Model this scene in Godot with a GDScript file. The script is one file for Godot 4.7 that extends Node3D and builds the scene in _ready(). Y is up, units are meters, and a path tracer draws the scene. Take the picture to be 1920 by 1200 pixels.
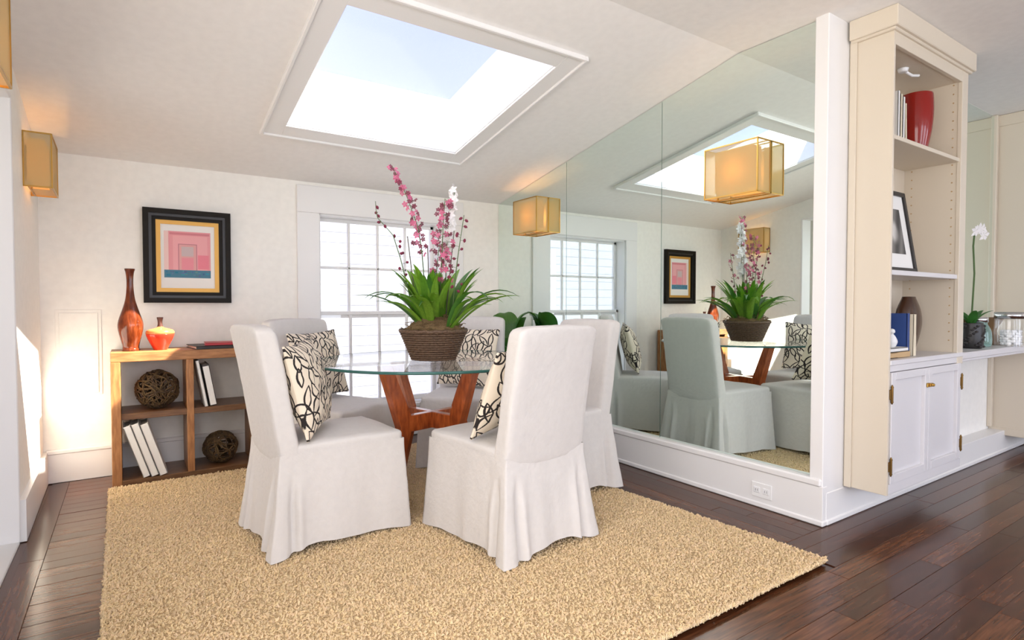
extends Node3D
# A dining corner under a sloped ceiling with a skylight, a mirrored wall and built-in shelves.
# The plan below is in survey units; K turns them into metres. x runs along the back wall, z towards the viewer.
const K := 0.93
const EYE := Vector3(0, 1.15, 0)
const SLOPE := 0.1923            # rise of the sloped ceiling per unit of z
const Y0 := 2.133                # ceiling height at z = -4.67
const ZB := -4.69                # back wall
const XM := 3.0                  # mirror surface
const FLAT := 2.633              # flat ceiling
const TABLE := Vector3(1.49, 0, -3.06)

var rng := RandomNumberGenerator.new()
var taken := {}
var mats := {}


# ---------------------------------------------------------------- mesh maker
class M:
	var v := PackedVector3Array()
	var n := PackedVector3Array()
	var uv := PackedVector2Array()
	var ix := PackedInt32Array()

	func piece(pv: PackedVector3Array, pi: PackedInt32Array, smooth := false, puv := PackedVector2Array(), orient := true) -> void:
		if orient:
			var c := Vector3.ZERO
			for p in pv:
				c += p
			c /= maxf(1.0, pv.size())
			var vol := 0.0
			for t in range(0, pi.size(), 3):
				vol += (pv[pi[t]] - c).dot((pv[pi[t + 1]] - c).cross(pv[pi[t + 2]] - c))
			if vol > 0.0:
				for t in range(0, pi.size(), 3):
					var k := pi[t + 1]
					pi[t + 1] = pi[t + 2]
					pi[t + 2] = k
		var has := puv.size() == pv.size()
		var b := v.size()
		if smooth:
			var pn := PackedVector3Array()
			pn.resize(pv.size())
			for t in range(0, pi.size(), 3):
				var f := (pv[pi[t + 2]] - pv[pi[t]]).cross(pv[pi[t + 1]] - pv[pi[t]])
				for k in 3:
					pn[pi[t + k]] += f
			for k in pn.size():
				pn[k] = pn[k].normalized() if pn[k].length_squared() > 1e-20 else Vector3.UP
			v.append_array(pv)
			n.append_array(pn)
			for k in pv.size():
				uv.append(puv[k] if has else Vector2(pv[k].x, pv[k].y))
			for k in pi:
				ix.append(b + k)
		else:
			for t in range(0, pi.size(), 3):
				var f := (pv[pi[t + 2]] - pv[pi[t]]).cross(pv[pi[t + 1]] - pv[pi[t]]).normalized()
				for k in 3:
					v.append(pv[pi[t + k]])
					n.append(f)
					uv.append(puv[pi[t + k]] if has else Vector2(pv[pi[t + k]].x, pv[pi[t + k]].y))
					ix.append(v.size() - 1)

	func box(lo: Vector3, hi: Vector3, c := 0.0, fn = null) -> M:
		# a box, its edges chamfered by c
		var pts := PackedVector3Array()
		c = minf(c, 0.49 * minf(hi.x - lo.x, minf(hi.y - lo.y, hi.z - lo.z)))
		var id := PackedInt32Array()
		if c <= 0.0:
			for k in 8:
				pts.append(Vector3(hi.x if k & 1 else lo.x, hi.y if k & 2 else lo.y, hi.z if k & 4 else lo.z))
			for q in [[0, 1, 3, 2], [4, 6, 7, 5], [0, 4, 5, 1], [2, 3, 7, 6], [0, 2, 6, 4], [1, 5, 7, 3]]:
				id.append_array([q[0], q[1], q[2], q[0], q[2], q[3]])
		else:
			for k in 8:
				var s := Vector3(1 if k & 1 else -1, 1 if k & 2 else -1, 1 if k & 4 else -1)
				var p := Vector3(hi.x if k & 1 else lo.x, hi.y if k & 2 else lo.y, hi.z if k & 4 else lo.z)
				pts.append(p - Vector3(0, s.y, s.z) * c)
				pts.append(p - Vector3(s.x, 0, s.z) * c)
				pts.append(p - Vector3(s.x, s.y, 0) * c)
			for a in 3:
				var b1 := 1 << ((a + 1) % 3)
				var b2 := 1 << ((a + 2) % 3)
				for side in 2:
					var k0 := (1 << a) * side
					var q := [k0 * 3 + a, (k0 | b1) * 3 + a, (k0 | b1 | b2) * 3 + a, (k0 | b2) * 3 + a]
					if side == 0:
						q.reverse()
					id.append_array([q[0], q[1], q[2], q[0], q[2], q[3]])
			for a in 3:
				var a1 := (a + 1) % 3
				var a2 := (a + 2) % 3
				for m in 4:
					var base := (1 << a1 if m & 1 else 0) | (1 << a2 if m & 2 else 0)
					var e := base | (1 << a)
					var q := [base * 3 + a1, base * 3 + a2, e * 3 + a2, e * 3 + a1]
					if m == 0 or m == 3:
						q.reverse()
					id.append_array([q[0], q[1], q[2], q[0], q[2], q[3]])
			for k in 8:
				var odd := (k & 1) ^ ((k >> 1) & 1) ^ ((k >> 2) & 1)
				id.append_array([k * 3, k * 3 + 1, k * 3 + 2] if odd else [k * 3, k * 3 + 2, k * 3 + 1])
		if fn != null:
			for k in pts.size():
				pts[k] = fn.call(pts[k])
		piece(pts, id)
		return self

	func grid(nu: int, nv: int, fn: Callable, wrap := false, orient := true, cap0 := false, cap1 := false) -> M:
		# fn(u, v) -> point, u and v in 0..1; u may close on itself
		var pts := PackedVector3Array()
		var st := PackedVector2Array()
		var id := PackedInt32Array()
		var w := nu if wrap else nu + 1
		for j in nv + 1:
			for i in w:
				pts.append(fn.call(float(i) / nu, float(j) / nv))
				st.append(Vector2(float(i) / nu, float(j) / nv))
		for j in nv:
			for i in nu:
				var a := j * w + i
				var b := j * w + (i + 1) % w
				id.append_array([a, b, b + w, a, b + w, a + w])
		for cap in 2:
			if (cap == 0 and cap0) or (cap == 1 and cap1):
				var row := 0 if cap == 0 else nv * w
				var c := Vector3.ZERO
				for i in w:
					c += pts[row + i]
				pts.append(c / w)
				st.append(Vector2(0.5, cap))
				for i in nu:
					var a := row + i
					var b := row + (i + 1) % w
					id.append_array([pts.size() - 1, b, a] if cap == 0 else [pts.size() - 1, a, b])
		piece(pts, id, true, st, orient)
		return self

	func lathe(prof: Array, seg := 32, at := Vector3.ZERO, smooth := 3) -> M:
		# prof: [radius, height] pairs from the bottom up, rounded by Catmull-Rom when smooth > 1
		var p := []
		for k in prof.size() - 1:
			for s in smooth:
				var t := float(s) / smooth
				var a = prof[maxi(k - 1, 0)]
				var b = prof[k]
				var c = prof[k + 1]
				var d = prof[mini(k + 2, prof.size() - 1)]
				p.append([maxf(0.0005, cubic_interpolate(b[0], c[0], a[0], d[0], t)), cubic_interpolate(b[1], c[1], a[1], d[1], t)])
		p.append(prof[prof.size() - 1])
		var rows := p.size() - 1
		return grid(seg, rows, func(u, w):
			var q = p[int(round(w * rows))]
			return at + Vector3(cos(u * TAU) * q[0], q[1], sin(u * TAU) * q[0]), true, true, true, true)

	func tube(pts: Array, r, seg := 8, closed := false) -> M:
		# r: a number or a list of radii
		var cnt := pts.size()
		var up := Vector3.UP
		var frames := []
		for k in cnt:
			var a: Vector3 = pts[(k - 1 + cnt) % cnt] if closed or k > 0 else pts[0]
			var b: Vector3 = pts[(k + 1) % cnt] if closed or k < cnt - 1 else pts[cnt - 1]
			var d := (b - a).normalized()
			if absf(up.dot(d)) > 0.95:
				up = Vector3.RIGHT if absf(d.x) < 0.8 else Vector3.FORWARD
			var x := up.cross(d).normalized()
			up = d.cross(x).normalized()
			frames.append([x, up])
		var rows := cnt if closed else cnt - 1
		return grid(seg, rows, func(u, w):
			var k := int(round(w * rows)) % cnt
			var f = frames[k]
			var rad: float = r[k] if r is Array else r
			return pts[k] + (f[0] * cos(u * TAU) + f[1] * sin(u * TAU)) * rad, true, not closed, not closed, not closed)

	func prism(poly: PackedVector2Array, lo: float, hi: float, to: Callable) -> M:
		# a polygon drawn out from lo to hi; to(point2d, height) -> point
		var tri := Geometry2D.triangulate_polygon(poly)
		var pts := PackedVector3Array()
		var id := PackedInt32Array()
		var c := poly.size()
		var cw := Geometry2D.is_polygon_clockwise(poly)
		for h in [lo, hi]:
			for p in poly:
				pts.append(to.call(p, h))
		for t in range(0, tri.size(), 3):
			var a := tri[t]
			var b := tri[t + 1]
			var d := tri[t + 2]
			var turn := (poly[b] - poly[a]).cross(poly[d] - poly[a]) > 0.0
			if turn:
				id.append_array([a, d, b, c + a, c + b, c + d])
			else:
				id.append_array([a, b, d, c + a, c + d, c + b])
		for k in c:
			var q := (k + 1) % c
			if cw:
				id.append_array([k, c + q, q, k, c + k, c + q])
			else:
				id.append_array([k, q, c + q, k, c + q, c + k])
		piece(pts, id)
		return self

	func rbox(h: Vector3, r: float, seg: int, fn: Callable) -> M:
		# a box of half sizes h with round edges, subdivided, each point then moved by fn
		var pts := PackedVector3Array()
		var st := PackedVector2Array()
		var id := PackedInt32Array()
		var known := {}
		for face in 6:
			var a := face >> 1
			var s := 1.0 if face & 1 else -1.0
			var row := []
			for j in seg + 1:
				for i in seg + 1:
					var q := Vector3.ZERO
					q[a] = s * h[a]
					# points gather near the edges, where the rounding is
					q[(a + 1) % 3] = soft(float(i) / seg) * h[(a + 1) % 3]
					q[(a + 2) % 3] = soft(float(j) / seg) * h[(a + 2) % 3]
					var inner := q.clamp(-(h - Vector3.ONE * r), h - Vector3.ONE * r)
					var p := inner + (q - inner).normalized() * r
					var key := Vector3i((p * 20000.0).round())
					if not known.has(key):
						known[key] = pts.size()
						pts.append(fn.call(p))
						st.append(Vector2(p.x / h.x, p.y / h.y) * 0.5 + Vector2(0.5, 0.5))
					row.append(known[key])
			for j in seg:
				for i in seg:
					var k := j * (seg + 1) + i
					var q := [row[k], row[k + 1], row[k + seg + 2], row[k + seg + 1]]
					if s < 0:
						q.reverse()
					for t in [[q[0], q[1], q[2]], [q[0], q[2], q[3]]]:
						if t[0] != t[1] and t[1] != t[2] and t[0] != t[2]:
							id.append_array(t)
		piece(pts, id, true, st)
		return self

	static func soft(t: float) -> float:
		var x := t * 2.0 - 1.0
		return x * 0.55 + 0.45 * sin(x * PI / 2.0)

	func mesh(k: float) -> ArrayMesh:
		var s := v.duplicate()
		for q in s.size():
			s[q] *= k
		var a := []
		a.resize(Mesh.ARRAY_MAX)
		a[Mesh.ARRAY_VERTEX] = s
		a[Mesh.ARRAY_NORMAL] = n
		a[Mesh.ARRAY_TEX_UV] = uv
		a[Mesh.ARRAY_INDEX] = ix
		var out := ArrayMesh.new()
		out.add_surface_from_arrays(Mesh.PRIMITIVE_TRIANGLES, a)
		return out


# ---------------------------------------------------------------- scene tree helpers
func numbered(called: String) -> String:
	var c: int = taken.get(called, 0)
	taken[called] = c + 1
	return called if c == 0 else "%s_%03d" % [called, c]


func tag(o: Node, label := "", category := "", group := "", kind := "") -> void:
	for p in [["label", label], ["category", category], ["group", group], ["kind", kind]]:
		if p[1] != "":
			o.set_meta(p[0], p[1])


func thing(called: String, label: String, category: String, at := Vector3.ZERO, turn := 0.0, group := "") -> Node3D:
	var o := Node3D.new()
	o.name = numbered(called)
	add_child(o)
	o.position = at * K
	o.rotation.y = turn
	tag(o, label, category, group)
	return o


func part(called: String, m, mat: Material, parent: Node, label := "", at := Vector3.ZERO, rot := Vector3.ZERO, kind := "") -> MeshInstance3D:
	var o := MeshInstance3D.new()
	o.name = called
	o.mesh = m.mesh(K) if m is M else m
	o.material_override = mat
	parent.add_child(o, true)
	o.position = at * K
	o.rotation = rot
	tag(o, label, "", "", kind)
	return o


func single(called: String, m, mat: Material, label: String, category: String, at := Vector3.ZERO, rot := Vector3.ZERO, group := "") -> MeshInstance3D:
	var o := part(numbered(called), m, mat, self, "", at, rot)
	tag(o, label, category, group)
	return o


func structure(called: String, m: M, mat: Material, label := "", category := "") -> MeshInstance3D:
	var o := part(called, m, mat, self)
	tag(o, label, category, "", "structure")
	return o


func copy_of(o: Node3D, label: String, at: Vector3, turn: float) -> Node3D:
	var c: Node3D = o.duplicate()
	c.name = numbered(str(o.name))
	add_child(c)
	c.position = at * K
	c.rotation.y = turn
	c.set_meta("label", label)
	return c


func V(x: float, y: float, z: float) -> Vector3:
	return Vector3(x, y, z)


func B(x0: float, x1: float, y0: float, y1: float, z0: float, z1: float, c := 0.0) -> M:
	return M.new().box(V(x0, y0, z0), V(x1, y1, z1), c)


func bb(m: M, x0: float, x1: float, y0: float, y1: float, z0: float, z1: float, c := 0.0) -> M:
	return m.box(V(x0, y0, z0), V(x1, y1, z1), c)


func roof(z: float) -> float:
	return minf(FLAT, Y0 + SLOPE * (z + 4.67))


# ---------------------------------------------------------------- materials
func rgb8(r: float, g: float, b: float) -> Color:
	return Color(r / 255.0, g / 255.0, b / 255.0)


func noise_tex(freq: float, c0: Color, c1: Color, size := 512, oct := 4, sd := 1, kind := FastNoiseLite.TYPE_SIMPLEX_SMOOTH) -> NoiseTexture2D:
	var f := FastNoiseLite.new()
	f.seed = sd
	f.noise_type = kind
	f.frequency = freq
	f.fractal_octaves = oct
	var t := NoiseTexture2D.new()
	t.width = size
	t.height = size
	t.seamless = true
	t.noise = f
	var g := Gradient.new()
	g.set_color(0, c0)
	g.set_color(1, c1)
	t.color_ramp = g
	return t


func mat(c: Color, rough := 0.6, metal := 0.0) -> StandardMaterial3D:
	var m := StandardMaterial3D.new()
	m.albedo_color = c
	m.roughness = rough
	m.metallic = metal
	return m


func grain(m: StandardMaterial3D, tex: Texture2D, scale: Vector3, bump: Texture2D = null, depth := 0.0) -> StandardMaterial3D:
	m.albedo_texture = tex
	m.uv1_triplanar = true
	m.uv1_scale = scale
	if bump:
		m.heightmap_enabled = true
		m.heightmap_texture = bump
		m.heightmap_scale = depth
	return m


func make_materials() -> void:
	var fine := noise_tex(0.03, Color(0.975, 0.975, 0.975), Color(1, 1, 1), 256, 4, 3)
	var bumpy := noise_tex(0.02, Color.BLACK, Color.WHITE, 512, 5, 4)
	var weave := noise_tex(0.12, Color.BLACK, Color.WHITE, 512, 2, 5)
	mats.wall = grain(mat(rgb8(250, 247, 240), 0.75), fine, V(2, 2, 2), bumpy, 0.012)
	mats.ceiling = grain(mat(rgb8(246, 243, 240), 0.85), fine, V(2, 2, 2), bumpy, 0.012)
	mats.white = mat(rgb8(242, 241, 239), 0.35)
	mats.trim = mat(rgb8(238, 236, 234), 0.4)
	mats.shaft = mat(rgb8(246, 247, 250), 0.7)
	mats.cream = mat(rgb8(220, 208, 189), 0.38)
	mats.cabwhite = mat(rgb8(222, 219, 220), 0.32)
	mats.mirror = mat(rgb8(232, 244, 239), 0.0, 1.0)
	mats.edge = mat(rgb8(150, 172, 160), 0.2)
	# floor boards: three tones of one stained wood
	var streak := noise_tex(0.012, rgb8(150, 140, 132), rgb8(255, 250, 245), 512, 5, 7)
	mats.streak = streak
	for k in 4:
		var c: Color = [rgb8(112, 68, 42), rgb8(100, 60, 38), rgb8(124, 78, 50), rgb8(90, 54, 35)][k]
		var fm := grain(mat(c, 0.2), streak, V(0.6, 9, 9))
		fm.metallic_specular = 0.42
		fm.uv1_offset = V(k * 0.37, k * 0.21, k * 0.53)
		mats["plank%d" % k] = fm
		var fz := grain(mat(c, 0.2), streak, V(9, 9, 0.6))
		fz.metallic_specular = 0.42
		mats["plankz%d" % k] = fz
	mats.hall = mat(rgb8(214, 212, 208), 0.5)
	# cloth
	mats.cloth = grain(mat(rgb8(217, 212, 207), 0.9), fine, V(3, 3, 3), bumpy, 0.13)
	mats.cloth.rim_enabled = true
	mats.cloth.rim = 0.15
	mats.darkwood = mat(rgb8(46, 30, 22), 0.4)
	# table wood
	var tg := noise_tex(0.014, rgb8(150, 120, 105), rgb8(255, 245, 235), 512, 5, 9)
	mats.tablewood = grain(mat(rgb8(196, 106, 52), 0.28), tg, V(5, 1.2, 5))
	mats.tablewood.clearcoat_enabled = true
	mats.tablewood.clearcoat = 0.5
	mats.tablewood.clearcoat_roughness = 0.12
	var sg := noise_tex(0.014, rgb8(190, 170, 155), rgb8(255, 250, 245), 512, 5, 10)
	mats.shelfwood = grain(mat(rgb8(190, 138, 88), 0.42), sg, V(6, 1.0, 6))
	mats.shelfwoodx = grain(mat(rgb8(190, 138, 88), 0.42), sg, V(1.0, 6, 6))
	mats.shelfdark = grain(mat(rgb8(132, 98, 66), 0.38), sg, V(1.0, 6, 6))
	mats.glass = mat(Color(0.80, 0.93, 0.89, 0.04), 0.0)
	mats.glass.transparency = BaseMaterial3D.TRANSPARENCY_ALPHA
	mats.glassedge = mat(rgb8(52, 98, 92), 0.12)
	mats.pane = mat(Color(0.95, 0.98, 1.0, 0.04), 0.0)
	mats.pane.transparency = BaseMaterial3D.TRANSPARENCY_ALPHA
	mats.skypane = mat(Color(0.95, 0.98, 1.0, 0.03), 0.0)
	mats.skypane.transparency = BaseMaterial3D.TRANSPARENCY_ALPHA
	mats.skypane.metallic_specular = 0.12     # coated roof glazing
	# rug
	mats.rug = grain(mat(rgb8(224, 196, 152), 1.0), noise_tex(0.05, rgb8(225, 215, 205), rgb8(255, 255, 255), 512, 4, 12), V(2.5, 2.5, 2.5), weave, 1.0)
	mats.tuft = mat(rgb8(240, 215, 174), 1.0)
	mats.tuft.vertex_color_use_as_albedo = true
	mats.rugback = mat(rgb8(96, 78, 56), 1.0)
	# metals, ceramics, paper
	mats.brass = mat(rgb8(184, 146, 76), 0.3, 1.0)
	mats.oldbrass = mat(rgb8(120, 92, 52), 0.4, 1.0)
	mats.silver = mat(rgb8(225, 226, 228), 0.18, 1.0)
	mats.black = mat(rgb8(38, 35, 34), 0.4)
	mats.frameblack = grain(mat(rgb8(38, 34, 29), 0.38), fine, V(8, 8, 8))
	mats.frameblack.metallic_specular = 0.2
	mats.gold = mat(rgb8(206, 156, 72), 0.4, 0.35)
	mats.mat_board = mat(rgb8(240, 238, 233), 0.9)
	mats.paper = grain(mat(rgb8(240, 237, 230), 0.9), noise_tex(0.02, rgb8(225, 225, 222), Color.WHITE, 256, 3, 21), V(1, 40, 40))
	mats.bookwhite = mat(rgb8(238, 236, 232), 0.55)
	mats.bookcream = mat(rgb8(231, 218, 190), 0.6)
	mats.bookdark = mat(rgb8(52, 47, 45), 0.5)
	mats.bookblue = mat(rgb8(44, 74, 140), 0.5)
	mats.bookred = mat(rgb8(190, 40, 50), 0.4)
	mats.booktan = mat(rgb8(196, 164, 120), 0.6)
	mats.redglaze = mat(rgb8(140, 26, 18), 0.12)
	mats.brownglaze = grain(mat(rgb8(142, 76, 42), 0.14), noise_tex(0.02, rgb8(120, 85, 70), rgb8(255, 235, 215), 256, 4, 23), V(9, 2, 9))
	mats.porcelain = mat(rgb8(240, 240, 240), 0.25)
	mats.vine = grain(mat(rgb8(122, 98, 62), 0.85), noise_tex(0.05, rgb8(120, 110, 100), Color.WHITE, 256, 3, 25), V(6, 6, 6))
	mats.vinedark = mat(rgb8(70, 52, 34), 0.85)
	mats.wicker = grain(mat(rgb8(132, 104, 82), 0.6), noise_tex(0.04, rgb8(120, 110, 100), Color.WHITE, 256, 3, 26), V(10, 10, 10))
	mats.moss = grain(mat(rgb8(228, 192, 142), 1.0), noise_tex(0.08, rgb8(140, 125, 110), Color.WHITE, 256, 4, 27), V(8, 8, 8), weave, 1.5)
	for k in 3:
		var lm := grain(mat([rgb8(140, 182, 64), rgb8(112, 160, 54), rgb8(84, 134, 56)][k], 0.38), noise_tex(0.02, rgb8(190, 200, 180), Color.WHITE, 256, 3, 30 + k), V(12, 3, 12))
		lm.backlight_enabled = true
		lm.backlight = Color(0.6, 0.75, 0.25)
		mats["leaf%d" % k] = lm
	mats.leafdark = mat(rgb8(52, 110, 48), 0.35)
	mats.leafdark.backlight_enabled = true
	mats.leafdark.backlight = Color(0.2, 0.3, 0.06)
	mats.stem = mat(rgb8(84, 110, 60), 0.6)
	mats.stake = mat(rgb8(110, 104, 92), 0.7)
	mats.petal_pink = mat(rgb8(204, 98, 134), 0.7)
	mats.petal_dark = mat(rgb8(122, 34, 62), 0.7)
	mats.petal_white = mat(rgb8(244, 240, 238), 0.7)
	for s in ["petal_pink", "petal_dark", "petal_white"]:
		mats[s].backlight_enabled = true
		mats[s].backlight = Color(0.3, 0.3, 0.3)
	# sconces
	mats.sheer = mat(Color(0.80, 0.72, 0.52, 0.55), 0.9)
	mats.sheer.transparency = BaseMaterial3D.TRANSPARENCY_ALPHA
	mats.glow = mat(rgb8(214, 170, 112), 0.9)
	mats.glow.emission_enabled = true
	mats.glow.emission = rgb8(255, 188, 110)
	mats.glow.emission_energy_multiplier = 0.26
	mats.bulb = mat(rgb8(255, 236, 205), 0.6)
	mats.bulb.emission_enabled = true
	mats.bulb.emission = rgb8(255, 214, 160)
	mats.bulb.emission_energy_multiplier = 1.0
	mats.bronze = mat(rgb8(110, 84, 52), 0.45, 0.6)
	# outside
	mats.siding = mat(rgb8(146, 150, 162), 0.8)
	mats.ground = mat(rgb8(150, 150, 145), 0.95)
	mats.pillow = mat(Color.WHITE, 0.85)
	mats.pillow.albedo_texture = pillow_print()
	mats.art = mat(Color.WHITE, 0.8)
	mats.art.albedo_texture = art_print()
	mats.photo = mat(Color.WHITE, 0.5)
	mats.photo.albedo_texture = photo_print()


func dab(im: Image, x: float, y: float, r: float, c: Color) -> void:
	var w := im.get_width()
	var q := int(ceil(r))
	for dy in range(-q, q + 1):
		for dx in range(-q, q + 1):
			if dx * dx + dy * dy <= r * r:
				im.set_pixel(posmod(int(x) + dx, w), posmod(int(y) + dy, w), c)


func pillow_print() -> ImageTexture:
	# loose leaf outlines in black ink on cream cotton
	var im := Image.create(512, 512, false, Image.FORMAT_RGB8)
	im.fill(rgb8(236, 222, 200))
	var ink := rgb8(34, 27, 25)
	var r := RandomNumberGenerator.new()
	r.seed = 23
	for k in 49:
		var c := Vector2((k % 7 + r.randf() * 0.7) * 73.0, (k / 7 + r.randf() * 0.7) * 73.0)
		var a := r.randf_range(-0.9, 0.9) + PI / 2
		var l := r.randf_range(95, 135)
		var bow := r.randf_range(17, 27)
		for side in [-1.0, 1.0]:
			var turn := r.randf_range(0.8, 1.2)
			for s in 90:
				var t := s / 89.0
				var p := c + Vector2(t * l - l / 2, side * bow * turn * sin(PI * t)).rotated(a)
				dab(im, p.x, p.y, 2.6 + 2.4 * sin(PI * t), ink)
	return ImageTexture.create_from_image(im)


func art_print() -> ImageTexture:
	# an abstract print: a pink field with nested rectangles over a blue band
	var im := Image.create(256, 300, false, Image.FORMAT_RGB8)
	im.fill(rgb8(238, 205, 198))
	var r := RandomNumberGenerator.new()
	r.seed = 5
	im.fill_rect(Rect2i(24, 0, 232, 250), rgb8(233, 160, 164))
	im.fill_rect(Rect2i(30, 8, 220, 14), rgb8(214, 132, 140))
	im.fill_rect(Rect2i(48, 28, 190, 222), rgb8(238, 172, 176))
	im.fill_rect(Rect2i(76, 80, 104, 170), rgb8(196, 130, 138))
	im.fill_rect(Rect2i(81, 85, 94, 165), rgb8(226, 168, 166))
	im.fill_rect(Rect2i(94, 98, 66, 62), rgb8(206, 186, 186))
	im.fill_rect(Rect2i(94, 170, 66, 78), rgb8(234, 150, 160))
	im.fill_rect(Rect2i(184, 150, 62, 92), rgb8(236, 138, 152))
	im.fill_rect(Rect2i(0, 250, 256, 50), rgb8(78, 128, 150))
	for k in 26:
		im.fill_rect(Rect2i(r.randi_range(4, 236), r.randi_range(252, 286), r.randi_range(6, 22), r.randi_range(4, 12)), rgb8(r.randf_range(40, 110), r.randf_range(95, 150), r.randf_range(135, 172)))
	for k in 1500:
		var p := Vector2i(r.randi_range(0, 255), r.randi_range(0, 299))
		im.set_pixelv(p, im.get_pixelv(p).lightened(r.randf() * 0.14))
	return ImageTexture.create_from_image(im)


func photo_print() -> ImageTexture:
	# a soft grey photograph
	var im := Image.create(96, 128, false, Image.FORMAT_RGB8)
	for y in 128:
		for x in 96:
			var d := Vector2(x - 44, (y - 66) * 0.8).length()
			var g := 0.36 + 0.36 * smoothstep(34, 12, d) + 0.12 * sin(x * 0.12 + y * 0.05)
			im.set_pixel(x, y, Color(g, g * 0.98, g * 0.95))
	return ImageTexture.create_from_image(im)


# ---------------------------------------------------------------- ready
func _ready() -> void:
	rng.seed = 2024
	var cam := Camera3D.new()
	cam.name = "camera"
	add_child(cam)
	cam.position = EYE * K
	cam.rotation_degrees = Vector3(-1.501, -33.962, 0)
	cam.fov = rad_to_deg(2.0 * atan(600.0 / 1068.6))
	cam.near = 0.05
	cam.current = true

	var env := Environment.new()
	var sky := ProceduralSkyMaterial.new()
	sky.sky_top_color = rgb8(172, 184, 250)
	sky.sky_horizon_color = rgb8(200, 208, 250)
	sky.sky_curve = 0.3
	sky.ground_bottom_color = rgb8(140, 138, 132)
	sky.ground_horizon_color = rgb8(215, 220, 225)
	sky.sun_angle_max = 1.0
	env.sky = Sky.new()
	env.sky.sky_material = sky
	env.background_mode = Environment.BG_SKY
	env.background_energy_multiplier = 0.95
	env.tonemap_mode = Environment.TONE_MAPPER_LINEAR
	env.tonemap_exposure = 1.65
	env.sdfgi_enabled = true
	env.ssao_enabled = true
	env.ssil_enabled = true
	var we := WorldEnvironment.new()
	we.name = "environment"
	we.environment = env
	add_child(we)

	var sun := DirectionalLight3D.new()
	sun.name = "sun"
	add_child(sun)
	sun.look_at_from_position(Vector3.ZERO, Vector3(-1, -1.09, -0.55))
	sun.light_color = rgb8(255, 247, 232)
	sun.light_energy = 5.8
	sun.light_angular_distance = 0.6
	sun.shadow_enabled = true

	# daylight through the three tall windows of the living room behind the viewer
	for x in [0.9, 3.5, 6.1]:
		daylight(V(x, 1.45, 4.4), V(0, 0, -1), Vector2(1.7, 2.0), 3.2)

	# and through the wide window in the left wall, beside the viewer
	daylight(V(-0.40, 1.35, -0.1), V(1, 0, 0), Vector2(3.0, 1.6), 4.2, rgb8(255, 251, 246))

	# the hall beyond the doorway has a window of its own
	daylight(V(-2.17, 1.4, -2.6), V(1, 0, 0), Vector2(1.4, 1.4), 0.95, rgb8(255, 250, 243))

	make_materials()
	build_shell()
	build_window()
	build_skylight()
	build_mirror()
	build_alcove()
	build_outside()
	build_rug()
	build_table()
	build_chairs()
	build_bookcase()
	build_wall_things()
	build_cabinets()
	build_cabinet_things()
	build_orchids()
	build_corner_plant()


func daylight(at: Vector3, towards: Vector3, size: Vector2, energy: float, tint := Color(0.91, 0.94, 1.0)) -> void:
	var l := AreaLight3D.new()
	l.name = "window_daylight"
	add_child(l, true)
	l.area_size = size * K
	l.area_normalize_energy = true
	l.light_energy = energy
	l.light_color = tint
	l.shadow_enabled = true
	l.area_range = 20.0
	l.look_at_from_position(at * K, (at + towards) * K)


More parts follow.
